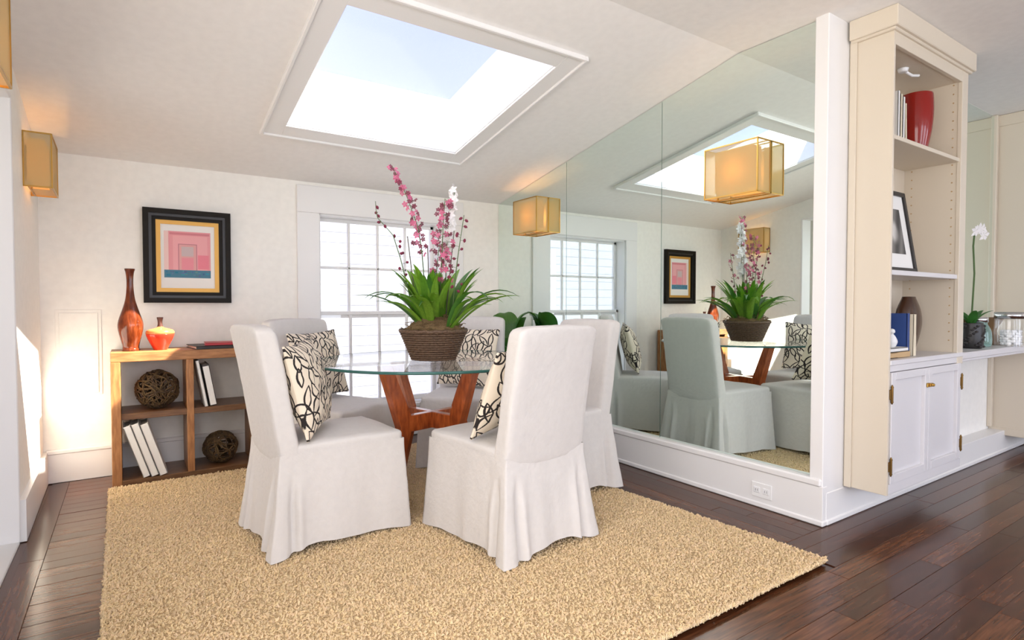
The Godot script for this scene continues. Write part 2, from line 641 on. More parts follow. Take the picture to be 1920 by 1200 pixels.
# ---------------------------------------------------------------- room shell
func build_shell() -> void:
	# floor: a slab, and on it the boards that the photograph shows
	var floor_node := structure("floor", B(-0.6, 8.7, -0.12, -0.004, -4.9, 4.7), mats.plank1)
	var lay := func(x0: float, x1: float, z0: float, z1: float, along_x: bool) -> void:
		var g := 0.0005
		var m := B(x0 + g, x1 - g, -0.02, rng.randf_range(-0.0006, 0.0006), z0 + g, z1 - g, 0.0012)
		part("plank", m, mats[("plank%d" if along_x else "plankz%d") % rng.randi_range(0, 3)], floor_node)
	var w := 0.088
	for r in 14:                                           # the open floor to the right
		var z := -1.522 + r * w
		var x := 1.05 + rng.randf() * 0.5 if r > 2 else 2.56
		while x < 5.9:
			var x1 := minf(x + rng.randf_range(0.75, 1.5), 6.0)
			lay.call(x, x1, z, z + w, true)
			x = x1
	for r in 7:                                            # border boards along the mirrored wall
		var x := 2.955 - (r + 1) * w
		var z := -4.66 if r < 3 else -3.2
		while z < -1.53:
			var z1 := minf(z + rng.randf_range(0.8, 1.5), -1.522)
			lay.call(x, x + w, z, z1, false)
			z = z1
	var zl := -4.66
	lay.call(-0.42, -0.42 + w, -4.66, -3.3, false)         # the strip by the left wall
	lay.call(-0.42, -0.42 + w, -3.3, -1.9, false)
	while zl < -1.9:
		lay.call(-0.42 + w, 0.02, zl, zl + w, true)
		zl += w

	# walls
	var m := M.new()
	bb(m, -0.7, 1.28, 0, 2.6, ZB - 0.2, ZB)
	bb(m, 2.38, 3.3, 0, 2.6, ZB - 0.2, ZB)
	bb(m, 1.28, 2.38, 0, 0.28, ZB - 0.2, ZB)
	bb(m, 1.28, 2.38, 1.89, 2.6, ZB - 0.2, ZB)
	structure("wall_back", m, mats.wall)
	m = M.new()
	var plan := func(p: Vector2, h: float) -> Vector3: return V(p.x, h, p.y)
	m.prism(PackedVector2Array([Vector2(-0.465, -4.72), Vector2(-0.452, -3.6), Vector2(-0.6, -3.6), Vector2(-0.6, -4.72)]), 0, 2.75, plan)
	bb(m, -0.6, -0.45, 2.145, 3.0, -3.6, -2.55)
	bb(m, -0.6, -0.43, 0, 3.0, -2.55, -1.7)
	bb(m, -0.6, -0.43, 0, 0.5, -1.7, 1.5)
	bb(m, -0.6, -0.43, 2.2, 3.0, -1.7, 1.5)
	bb(m, -0.6, -0.43, 0, 3.0, 1.5, 4.7)
	structure("wall_left", m, mats.wall)
	structure("wall_right", B(XM + 0.012, 3.19, 0, 3.0, -4.8, -1.60), mats.wall)
	structure("wall_alcove", B(3.19, 8.7, 0, 3.0, -1.8, -1.63), mats.wall)
	structure("wall_far", B(8.5, 8.7, 0, 3.0, -1.8, 4.7), mats.wall)
	# the wall behind the viewer, with its three windows
	m = M.new()
	bb(m, -0.6, 8.7, 2.5, 3.0, 4.5, 4.7)
	bb(m, -0.6, 8.7, 0, 0.4, 4.5, 4.7)
	for s in [[-0.6, 0.0], [1.8, 2.6], [4.4, 5.2], [7.0, 8.7]]:
		bb(m, s[0], s[1], 0.4, 2.5, 4.5, 4.7)
	structure("wall_front", m, mats.wall)
	for k in 3:
		var wn := Node3D.new()
		wn.name = "window_%d" % (k + 3)
		add_child(wn)
		tag(wn, "", "", "", "structure")
		var x0 := k * 2.6
		var fr := M.new()
		bb(fr, x0, x0 + 0.06, 0.4, 2.5, 4.54, 4.62)
		bb(fr, x0 + 1.74, x0 + 1.8, 0.4, 2.5, 4.54, 4.62)
		bb(fr, x0, x0 + 1.8, 0.4, 0.46, 4.54, 4.62)
		bb(fr, x0, x0 + 1.8, 2.44, 2.5, 4.54, 4.62)
		bb(fr, x0, x0 + 1.8, 1.42, 1.48, 4.54, 4.62)
		part("window_frame", fr, mats.white, wn)
		part("pane", B(x0 + 0.06, x0 + 1.74, 0.46, 2.44, 4.578, 4.582), mats.pane, wn)
	var wl := Node3D.new()
	wl.name = "window_6"
	add_child(wl)
	tag(wl, "", "", "", "structure")
	var lf := M.new()
	for z in [-1.7, -0.65, 0.4, 1.45]:
		bb(lf, -0.54, -0.46, 0.5, 2.2, z, z + 0.05)
	bb(lf, -0.54, -0.46, 0.5, 0.56, -1.7, 1.5)
	bb(lf, -0.54, -0.46, 2.14, 2.2, -1.7, 1.5)
	part("window_frame", lf, mats.white, wl)
	part("pane", B(-0.502, -0.498, 0.56, 2.14, -1.65, 1.45), mats.pane, wl)
	# white casing on the end of the mirrored wall
	m = M.new()
	bb(m, 2.97, 3.20, 0, FLAT + 0.02, -1.60, -1.53, 0.004)
	structure("trim_1", m, mats.trim)

	# baseboards
	m = M.new()
	bb(m, -0.45, 2.985, 0, 0.195, ZB, ZB + 0.02, 0.003)
	bb(m, -0.45, 2.985, 0.185, 0.215, ZB, ZB + 0.028, 0.006)
	structure("baseboard_back", m, mats.trim)
	m = M.new()
	m.prism(PackedVector2Array([Vector2(-0.465, -4.69), Vector2(-0.452, -3.6), Vector2(-0.425, -3.6), Vector2(-0.441, -4.69)]), 0, 0.205, plan)
	structure("baseboard_left", m, mats.trim)
	m = M.new()
	bb(m, 2.965, 3.012, 0, 0.205, ZB, -1.527, 0.002)
	bb(m, 2.955, 3.012, 0.205, 0.245, ZB, -1.535, 0.008)
	bb(m, 2.957, 3.0, 0, 0.03, ZB, -1.52, 0.006)
	structure("baseboard_mirror", m, mats.trim)
	m = M.new()
	bb(m, 3.0, 8.5, 0, 0.17, -1.63, -1.525, 0.003)
	bb(m, 3.0, 8.5, 0, 0.03, -1.55, -1.517, 0.006)
	structure("baseboard_alcove", m, mats.trim)

	# ceiling: flat over the room, sloped over the dining corner, open at the skylight
	m = M.new()
	bb(m, -0.7, 8.7, FLAT, FLAT + 0.4, -2.07, 4.7)
	var n := Vector2(-SLOPE, 1).normalized() * 0.41        # (z, y) through the roof
	var band := func(x0: float, x1: float, z0: float, z1: float) -> void:
		var a := Vector2(z0, Y0 + SLOPE * (z0 + 4.67))
		var b := Vector2(z1, Y0 + SLOPE * (z1 + 4.67))
		m.prism(PackedVector2Array([a, b, b + n, a + n]), x0, x1, func(p, h): return V(h, p.y, p.x))
	band.call(-0.7, 0.84, -4.95, -2.0)
	band.call(2.06, 3.25, -4.95, -2.0)
	band.call(0.84, 2.06, -4.95, -3.82)
	band.call(0.84, 2.06, -2.60, -2.0)
	structure("ceiling", m, mats.ceiling)

	# the hall beyond the opening in the left wall
	m = M.new()
	bb(m, -2.2, -0.6, -0.12, 0.002, -4.9, -1.0)
	structure("floor_hall", m, mats.hall)
	m = M.new()
	bb(m, -2.3, -2.2, 0, 2.6, -4.9, -3.4)
	bb(m, -2.3, -2.2, 0, 2.6, -1.8, -1.0)
	bb(m, -2.3, -2.2, 0, 0.6, -3.4, -1.8)
	bb(m, -2.3, -2.2, 2.2, 2.6, -3.4, -1.8)
	bb(m, -2.3, -0.6, 0, 2.6, -5.0, -4.9)
	bb(m, -2.3, -0.6, 0, 2.6, -1.0, -0.9)
	structure("wall_hall", m, mats.wall)
	var wh := Node3D.new()
	wh.name = "window_7"
	add_child(wh)
	tag(wh, "", "", "", "structure")
	var hf := M.new()
	for z in [-3.4, -2.63, -1.85]:
		bb(hf, -2.28, -2.22, 0.6, 2.2, z, z + 0.05)
	bb(hf, -2.28, -2.22, 0.6, 0.65, -3.4, -1.8)
	bb(hf, -2.28, -2.22, 2.15, 2.2, -3.4, -1.8)
	part("window_frame", hf, mats.white, wh)
	part("pane", B(-2.252, -2.248, 0.65, 2.15, -3.35, -1.85), mats.pane, wh)
	structure("ceiling_hall", B(-2.3, -0.6, 2.5, 2.6, -5.0, -0.9), mats.ceiling)
	m = M.new()
	bb(m, -0.62, -0.447, 0, 2.15, -3.612, -3.59, 0.004)
	bb(m, -0.62, -0.447, 2.13, 2.15, -3.6, -2.55, 0.004)
	bb(m, -0.62, -0.427, 0, 2.15, -2.56, -2.54, 0.004)
	structure("trim_2", m, mats.trim)
	structure("trim_3", B(-0.6, -0.45, -0.01, 0.006, -3.59, -2.56, 0.004), mats.hall)


func on_slope(x: float, z: float, off: float) -> Vector3:
	# a point of the sloped ceiling, moved off along its normal (down is negative)
	var n := V(0, 1, -SLOPE).normalized()
	return V(x, Y0 + SLOPE * (z + 4.67), z) + n * off


func slope_box(m: M, x0: float, x1: float, z0: float, z1: float, o0: float, o1: float, c := 0.0) -> M:
	return m.box(V(x0, o0, z0), V(x1, o1, z1), c, func(p): return on_slope(p.x, p.z, p.y))


func build_window() -> void:
	var w := Node3D.new()
	w.name = "window_1"
	add_child(w)
	tag(w, "", "", "", "structure")
	var x0 := 1.28
	var x1 := 2.38
	var y0 := 0.28
	var y1 := 1.89
	for s in [[1.11, x0 + 0.005, 0.0, 1.885], [x1 - 0.005, 2.60, 0.0, 1.885]]:
		part("side_casing", B(s[0], s[1], s[2], s[3], ZB, ZB + 0.022, 0.004), mats.trim, w)
	part("head_casing", B(1.11, 2.60, 1.885, 2.10, ZB, ZB + 0.024, 0.004), mats.trim, w)
	part("window_sill", B(1.08, 2.63, 0.25, 0.285, ZB - 0.12, ZB + 0.05, 0.006), mats.trim, w)
	var j := M.new()
	bb(j, x0, x0 + 0.015, y0, y1, ZB - 0.2, ZB)
	bb(j, x1 - 0.015, x1, y0, y1, ZB - 0.2, ZB)
	bb(j, x0, x1, y1 - 0.015, y1, ZB - 0.2, ZB)
	bb(j, x0, x1, y0, y0 + 0.015, ZB - 0.2, ZB)
	part("jamb", j, mats.trim, w)
	var zg := ZB - 0.135
	var cols := [1.325, 1.573, 1.83, 2.087, 2.335]
	var rows := [0.33, 0.685, 1.075, 1.465, 1.855]
	for sash in 2:
		var lo: float = rows[sash * 2]
		var hi: float = rows[sash * 2 + 2]
		var zs := zg + (0.018 if sash == 0 else -0.018)
		var f := M.new()
		bb(f, x0 + 0.015, cols[0], lo - 0.03, hi + 0.03, zs - 0.018, zs + 0.018, 0.003)
		bb(f, cols[4], x1 - 0.015, lo - 0.03, hi + 0.03, zs - 0.018, zs + 0.018, 0.003)
		bb(f, x0 + 0.015, x1 - 0.015, lo - 0.035, lo + 0.005, zs - 0.018, zs + 0.018, 0.003)
		bb(f, x0 + 0.015, x1 - 0.015, hi - 0.008, hi + 0.022, zs - 0.018, zs + 0.018, 0.003)
		var sf := part("sash", f, mats.trim, w)
		var q := M.new()
		for k in [1, 2, 3]:
			bb(q, cols[k] - 0.011, cols[k] + 0.011, lo, hi, zs - 0.014, zs + 0.014, 0.004)
		var mid: float = rows[sash * 2 + 1]
		bb(q, cols[0], cols[4], mid - 0.011, mid + 0.011, zs - 0.014, zs + 0.014, 0.004)
		part("muntin", q, mats.trim, sf)
		for r in 2:
			for k in 4:
				part("pane", B(cols[k], cols[k + 1], rows[sash * 2 + r], rows[sash * 2 + r + 1], zs - 0.002, zs + 0.002), mats.pane, sf)


func build_skylight() -> void:
	var w := Node3D.new()
	w.name = "window_2"
	add_child(w)
	tag(w, "", "", "", "structure")
	for s in [[0.834, 0.852, -3.826, -2.594], [2.048, 2.066, -3.826, -2.594], [0.84, 2.06, -3.826, -3.808], [0.84, 2.06, -2.612, -2.594]]:
		part("shaft_board", slope_box(M.new(), s[0], s[1], s[2], s[3], -0.004, 0.415), mats.shaft, w)
	for s in [[0.73, 0.845, -3.95, -2.48], [2.055, 2.17, -3.95, -2.48], [0.845, 2.055, -3.95, -3.815], [0.845, 2.055, -2.605, -2.48]]:
		part("casing", slope_box(M.new(), s[0], s[1], s[2], s[3], -0.016, 0.0, 0.002), mats.trim, w)
	for s in [[0.715, 0.735, -3.965, -2.465], [2.165, 2.185, -3.965, -2.465], [0.735, 2.165, -3.965, -3.945], [0.735, 2.165, -2.485, -2.465]]:
		part("casing_edge", slope_box(M.new(), s[0], s[1], s[2], s[3], -0.028, 0.0, 0.004), mats.trim, w)
	part("pane", slope_box(M.new(), 0.852, 2.048, -3.808, -2.612, 0.405, 0.41), mats.skypane, w)


func build_mirror() -> void:
	var t := thing("mirror", "tall frameless mirror of three sheets covering the right wall above the white ledge", "mirror", V(XM, 0, -3.1))
	var joints := [-4.69, -3.652, -2.645, -1.60]
	for k in 3:
		var g := 0.0022
		var a: float = joints[k] + g + 3.1
		var b: float = joints[k + 1] - g + 3.1
		var poly := PackedVector2Array([Vector2(a, 0.246), Vector2(b, 0.246), Vector2(b, roof(b - 3.1) - 0.004)])
		if k == 2:
			poly.append(Vector2(-2.07 + 3.1, FLAT - 0.004))
		poly.append(Vector2(a, roof(a - 3.1) - 0.004))
		part("mirror_sheet", M.new().prism(poly, 0.0, 0.008, func(p, h): return V(h, p.y, p.x)), mats.mirror, t)
	part("sheet_backing", M.new().prism(PackedVector2Array([Vector2(-1.58, 0.246), Vector2(1.48, 0.246), Vector2(1.48, FLAT - 0.01), Vector2(1.03, FLAT - 0.01), Vector2(-1.58, Y0 - 0.01)]), 0.0085, 0.0118, func(p, h): return V(h, p.y, p.x)), mats.edge, t)


func build_alcove() -> void:
	single("alcove_mirror", B(4.16, 5.64, 0.88, FLAT - 0.01, -1.628, -1.62), mats.mirror, "narrow plain mirror on the alcove wall above the white countertop", "mirror")
	structure("trim_4", B(5.635, 5.678, 0.19, FLAT, -1.63, -1.60, 0.004), mats.cream)
	var t := thing("countertop", "white countertop bridging the two built-in cabinets in the alcove", "countertop", V(4.92, 0, -1.48))
	part("top_board", B(-0.765, 0.755, 0.822, 0.862, -0.148, 0.155, 0.004), mats.cabwhite, t)
	part("front_edge", B(-0.765, 0.755, 0.806, 0.824, 0.12, 0.148, 0.003), mats.cabwhite, t)


func build_outside() -> void:
	structure("ground", B(-25, 30, -3.3, -3.2, -30, 30), mats.ground)
	var t := thing("house", "pale clapboard house wall seen through the dining window panes", "house", V(2.5, -3.2, -8.2))
	part("wall", B(-7, 8, 0, 6.0, -0.5, -0.03), mats.siding, t)
	for k in 40:
		var y := k * 0.15
		part("clapboard", M.new().prism(PackedVector2Array([Vector2(0, y), Vector2(0.005, y), Vector2(0.0025, y + 0.151), Vector2(0, y + 0.151)]), -7.0, 8.0, func(p, h): return V(h, p.y, p.x - 0.03)), mats.siding, t)


# ---------------------------------------------------------------- rug
func build_rug() -> void:
	var cs := [Vector2(-0.105, -4.262), Vector2(2.33, -4.262), Vector2(2.555, -1.295), Vector2(-0.075, -1.295)]
	var at := func(u: float, w: float) -> Vector2:
		return (cs[0] as Vector2).lerp(cs[1], u).lerp((cs[3] as Vector2).lerp(cs[2], u), w)
	var t := thing("rug", "sand coloured shaggy area rug under the glass dining table", "rug", V(1.2, 0, -2.8))
	var o := V(1.2, 0, -2.8)
	var fn := FastNoiseLite.new()
	fn.seed = 3
	fn.frequency = 9.0
	var m := M.new()
	m.grid(100, 100, func(u, w):
		var p: Vector2 = at.call(u, w)
		var e := minf(minf(u, 1 - u), minf(w, 1 - w))
		return V(p.x, 0.006 + 0.018 * smoothstep(0.0, 0.012, e) + 0.002 * fn.get_noise_2d(p.x, p.y), p.y) - o)
	part("rug_body", m, mats.rug, t)
	part("rug_backing", M.new().prism(PackedVector2Array([at.call(0.004, 0.004), at.call(0.996, 0.004), at.call(0.996, 0.996), at.call(0.004, 0.996)]), 0.001, 0.006, func(p, h): return V(p.x, h, p.y) - o), mats.rugback, t)
	# pile: short curled yarns, far too many to count
	var y := M.new()
	for s in 2:
		var pts := []
		for k in 4:
			var a := k / 3.0
			pts.append(V(sin(a * 2.4 + s * 2.0) * 0.007 + (s - 0.5) * 0.006, a * 0.017, cos(a * 3.0 + s) * 0.005))
		y.tube(pts, [0.0034, 0.0036, 0.003, 0.0016], 4)
	var mm := MultiMesh.new()
	mm.transform_format = MultiMesh.TRANSFORM_3D
	mm.use_colors = true
	mm.mesh = y.mesh(K)
	(mm.mesh as ArrayMesh).surface_set_material(0, mats.tuft)
	var list := []
	var nx := 270
	var nz := 310
	for i in nx:
		for j in nz:
			var u := (i + rng.randf()) / nx
			var w := (j + rng.randf()) / nz
			var p: Vector2 = at.call(u, w)
			# beneath the camera's view the pile is sparser
			if p.x < 0.1 and p.y > -1.7:
				continue
			list.append(p)
	for k in 900:                                          # a ragged fringe of yarn at the edges
		var s := rng.randf()
		for q in [at.call(s, 1.001), at.call(1.001, s), at.call(-0.001, s)]:
			list.append(q)
	mm.instance_count = list.size()
	for k in list.size():
		var p: Vector2 = list[k]
		var s := rng.randf_range(0.65, 1.05)
		var b := Basis.from_euler(V(rng.randf_range(-0.7, 0.7), rng.randf() * TAU, rng.randf_range(-0.7, 0.7))).scaled(V(s, s, s))
		mm.set_instance_transform(k, Transform3D(b, (V(p.x, 0.016, p.y) - o) * K))
		var g := rng.randf_range(0.80, 1.0)
		mm.set_instance_color(k, Color(g, g * rng.randf_range(0.95, 1.0), g * rng.randf_range(0.88, 1.0)))
	var pile := MultiMeshInstance3D.new()
	pile.name = "pile"
	pile.multimesh = mm
	pile.material_override = mats.tuft
	t.add_child(pile)
	tag(pile, "", "", "", "stuff")


# ---------------------------------------------------------------- table
func build_table() -> void:
	var t := thing("dining_table", "round glass dining table on a crossed wooden base", "table", TABLE)
	var top := 0.832
	part("glass_top", M.new().lathe([[0.0005, top - 0.014], [0.674, top - 0.014], [0.674, top], [0.0005, top]], 96, Vector3.ZERO, 1), mats.glass, t)
	var ring := M.new()
	ring.grid(96, 4, func(u, w):
		var q = [[0.672, top - 0.0145], [0.681, top - 0.012], [0.682, top - 0.004], [0.678, top + 0.0004], [0.672, top + 0.0004]][int(round(w * 4))]
		return V(cos(u * TAU) * q[0], q[1], sin(u * TAU) * q[0]), true)
	part("glass_edge", ring, mats.glassedge, t, "polished green edge of the glass")
	var wleg := 0.028
	for k in 4:
		# an angular leg: wide at the top, pinched where the stretcher meets it, splayed again at the foot
		var prof := PackedVector2Array([Vector2(0.315, 0.025), Vector2(0.375, 0.025), Vector2(0.252, 0.46), Vector2(0.375, top - 0.0145), Vector2(0.315, top - 0.0145), Vector2(0.182, 0.53), Vector2(0.182, 0.425)])
		var ang := k * PI / 2 + deg_to_rad(15)
		var to := func(p: Vector2, h: float) -> Vector3: return V(p.x, p.y, h).rotated(Vector3.UP, ang)
		part("leg", M.new().prism(prof, -wleg, wleg, to), mats.tablewood, t)
	for k in 2:
		var s := M.new()
		if k == 0:
			bb(s, -0.2, 0.2, 0.428, 0.522, -wleg + 0.004, wleg - 0.004, 0.004)
		else:
			bb(s, -wleg + 0.004, wleg - 0.004, 0.4285, 0.5225, -0.2, 0.2, 0.004)
		part("stretcher", s, mats.tablewood, t, "", Vector3.ZERO, V(0, deg_to_rad(15), 0))


# ---------------------------------------------------------------- chairs and pillows
func make_chair(label: String) -> Node3D:
	# faces +z; origin on the floor under the seat
	var t := thing("dining_chair", label, "chair", Vector3.ZERO, 0, "white slipcovered dining chairs around the glass table")
	var fn := FastNoiseLite.new()
	fn.seed = 8
	fn.frequency = 5.0
	var ruffle := func(p: Vector3, a: float) -> Vector3:
		return p + V(fn.get_noise_3d(p.x, p.y * 0.8, p.z), fn.get_noise_3d(p.x + 9, p.y, p.z), fn.get_noise_3d(p.x, p.y + 7, p.z)) * a
	# backrest
	var back := M.new().rbox(V(0.245, 0.32, 0.047), 0.024, 18, func(p):
		var f: float = (p.y + 0.32) / 0.64
		var q := V(p.x * (1.02 - 0.03 * f), 0.415 + p.y + 0.30, p.z)
		# leaning back, slightly bowed; upper corners eased
		q.z += -0.232 - 0.09 * f - 0.02 * f * f
		q.y -= 0.02 * pow(absf(p.x) / 0.245, 6.0) * smoothstep(0.9, 1.0, f)
		q.z += 0.008 * (1.0 - pow(p.x / 0.245, 2.0)) * signf(p.z)
		return ruffle.call(q, 0.006))
	part("backrest", back, mats.cloth, t)
	# seat
	var seat := M.new().rbox(V(0.247, 0.055, 0.275), 0.026, 16, func(p):
		var q := V(p.x, p.y + 0.44, p.z + 0.045)
		if p.y > 0:
			q.y += 0.012 * (1.0 - pow(p.x / 0.247, 2.0)) * (1.0 - pow(p.z / 0.275, 2.0))
		return ruffle.call(q, 0.005))
	part("seat", seat, mats.cloth, t)
	# skirt: one loop of cloth to the floor, flaring at the corners, with a folded pleat at each rear corner
	var a := 0.249
	var zf := 0.322
	var zr := -0.287
	var lens := [2 * a, zf - zr, 2 * a, zf - zr]
	var total: float = 2 * (2 * a + zf - zr)
	var skirt := M.new().grid(240, 14, func(u, w):
		var s: float = u * total
		var side := 0
		while side < 3 and s > lens[side]:
			s -= lens[side]
			side += 1
		var l: float = lens[side]
		var nrm: Vector3 = [V(0, 0, -1), V(1, 0, 0), V(0, 0, 1), V(-1, 0, 0)][side]
		var p: Vector3 = [V(-a + s, 0, zr), V(a, 0, zr + s), V(a - s, 0, zf), V(-a, 0, zf - s)][side]
		var d0 := s
		var d1 := l - s
		var dn := minf(d0, d1)
		var corner := exp(-pow(dn / 0.085, 2.0))
		var rear: bool = side == 0 or (side == 1 and d0 < d1) or (side == 3 and d1 < d0)
		var at_start := d0 < d1
		var tang: Vector3 = [V(-1, 0, 0), V(0, 0, -1), V(1, 0, 0), V(0, 0, 1)][side]
		if not at_start:
			tang = -tang
		# diagonal outward at the corners so that both sides meet
		var out: Vector3 = nrm + tang * exp(-pow(dn / 0.03, 2.0))
		var f := pow(w, 1.25)
		var flare := 0.014 + (0.040 if rear else 0.012) * corner + (0.022 if side == 0 else 0.0) * (1.0 - exp(-pow(dn / 0.03, 2.0)))
		p += out * flare * f
		if rear:
			# the pleat: a groove either side of a middle fold
			p -= nrm * 0.034 * exp(-pow((dn - 0.052) / 0.013, 2.0)) * smoothstep(0.12, 0.6, w)
			p += nrm * 0.010 * exp(-pow((dn - 0.085) / 0.018, 2.0)) * smoothstep(0.12, 0.6, w)
		var fold := sin(s * 21.0 + side * 2.1 + 0.8) * 0.006 + sin(s * 47.0 + side) * 0.0025
		p += nrm * fold * w * (1.0 - corner)
		var top := 0.455
		var hem := 0.006 + 0.034 * (1.0 - corner) * (0.7 + 0.3 * sin(s * 9.0 + side))
		p.y = lerpf(top, hem, w)
		return ruffle.call(p, 0.004), true, false)
	part("skirt", skirt, mats.cloth, t)
	for s in [[-1, -1], [1, -1], [-1, 1], [1, 1]]:
		part("leg", B(s[0] * 0.2 - 0.022, s[0] * 0.2 + 0.022, 0.024, 0.42, s[1] * 0.235 - 0.008, s[1] * 0.235 + 0.036, 0.004), mats.darkwood, t)
	return t


func pillow_mesh(sd: int) -> M:
	var fn := FastNoiseLite.new()
	fn.seed = sd
	fn.frequency = 4.0
	var s := 0.225
	var m := M.new()
	m.rbox(V(1, 1, 1), 0.02, 22, func(p):
		var u: float = p.x
		var w: float = p.y
		var full := pow(maxf(0.0, (1.0 - pow(absf(u), 3.0)) * (1.0 - pow(absf(w), 3.0))), 0.8)
		var q := V(u * s * (1.0 - 0.07 * (1.0 - w * w) * u * u), w * s * (1.0 - 0.07 * (1.0 - u * u) * w * w), p.z * (0.005 + 0.068 * full))
		q += V(0, 0, fn.get_noise_2d(u, w) * 0.012 * full)
		return q)
	return m


func build_chairs() -> void:
	# where each stands and where it faces (angle from +z towards +x)
	var spots := [
		["white slipcovered dining chair nearest the low bookcase's front, turned side-on with its pillow facing right", V(0.815, 0.024, -2.92), deg_to_rad(94)],
		["white slipcovered dining chair in the front, its tall back turned to the viewer", V(1.555, 0.024, -2.355), deg_to_rad(187)],
		["white slipcovered dining chair with its back close to the mirrored wall", V(2.17, 0.024, -2.80), deg_to_rad(-87)],
		["white slipcovered dining chair between the glass table and the bookcase wall, left of the window", V(1.10, 0.024, -3.74), deg_to_rad(28)],
		["white slipcovered dining chair in the far corner beside the leafy floor plant", V(2.06, 0.024, -3.68), deg_to_rad(-42)],
	]
	var first := make_chair(spots[0][0])
	for k in spots.size():
		if k == 0:
			first.position = spots[0][1] * K
			first.rotation.y = spots[0][2]
		else:
			copy_of(first, spots[k][0], spots[k][1], spots[k][2])
	var names := [
		"black and cream leaf print pillow on the side-on chair at the left",
		"black and cream leaf print pillow half hidden by the front chair's tall back",
		"black and cream leaf print pillow on the chair backing onto the mirrored wall",
		"black and cream leaf print pillow on the chair left of the window",
		"black and cream leaf print pillow on the chair in the far corner",
	]
	var pm := pillow_mesh(4).mesh(K)
	for k in 5:
		if k == 2:
			continue
		var o: Vector3 = spots[k][1]
		var turn: float = spots[k][2]
		var local: Vector3 = [V(-0.06, 0.735, -0.095), V(0.04, 0.73, -0.07), V(0, 0.735, -0.115), V(0.0, 0.735, -0.115), V(0.0, 0.735, -0.115)][k]
		var p := thing("pillow", names[k], "pillow", o + local.rotated(Vector3.UP, turn), turn + [-0.58, 0.34, 0.0, 0.1, -0.1][k], "leaf print pillows on the dining chairs")
		part("cushion", pm, mats.pillow, p, "", Vector3.ZERO, V([-0.22, -0.40, -0.26, -0.26, -0.26][k], 0, [0.06, -0.10, 0.0, 0.03, -0.04][k]))


# ---------------------------------------------------------------- bookcase and what stands in it
func book(label: String, size: Vector3, at: Vector3, rot: Vector3, cover: Material, group := "") -> Node3D:
	# size: thickness x, height y, depth z (spine towards +z); origin at the bottom centre
	var t := thing("book", label, "book", at, 0, group)
	t.rotation = rot
	var c := 0.0045
	var m := M.new()
	bb(m, -size.x / 2, -size.x / 2 + c, 0, size.y, -size.z / 2, size.z / 2, 0.001)
	bb(m, size.x / 2 - c, size.x / 2, 0, size.y, -size.z / 2, size.z / 2, 0.001)
	bb(m, -size.x / 2, size.x / 2, 0, size.y, size.z / 2 - c, size.z / 2, 0.001)
	part("cover", m, cover, t)
	part("pages", B(-size.x / 2 + c, size.x / 2 - c, 0.006, size.y - 0.007, -size.z / 2 + 0.007, size.z / 2 - c), mats.paper, t)
	return t


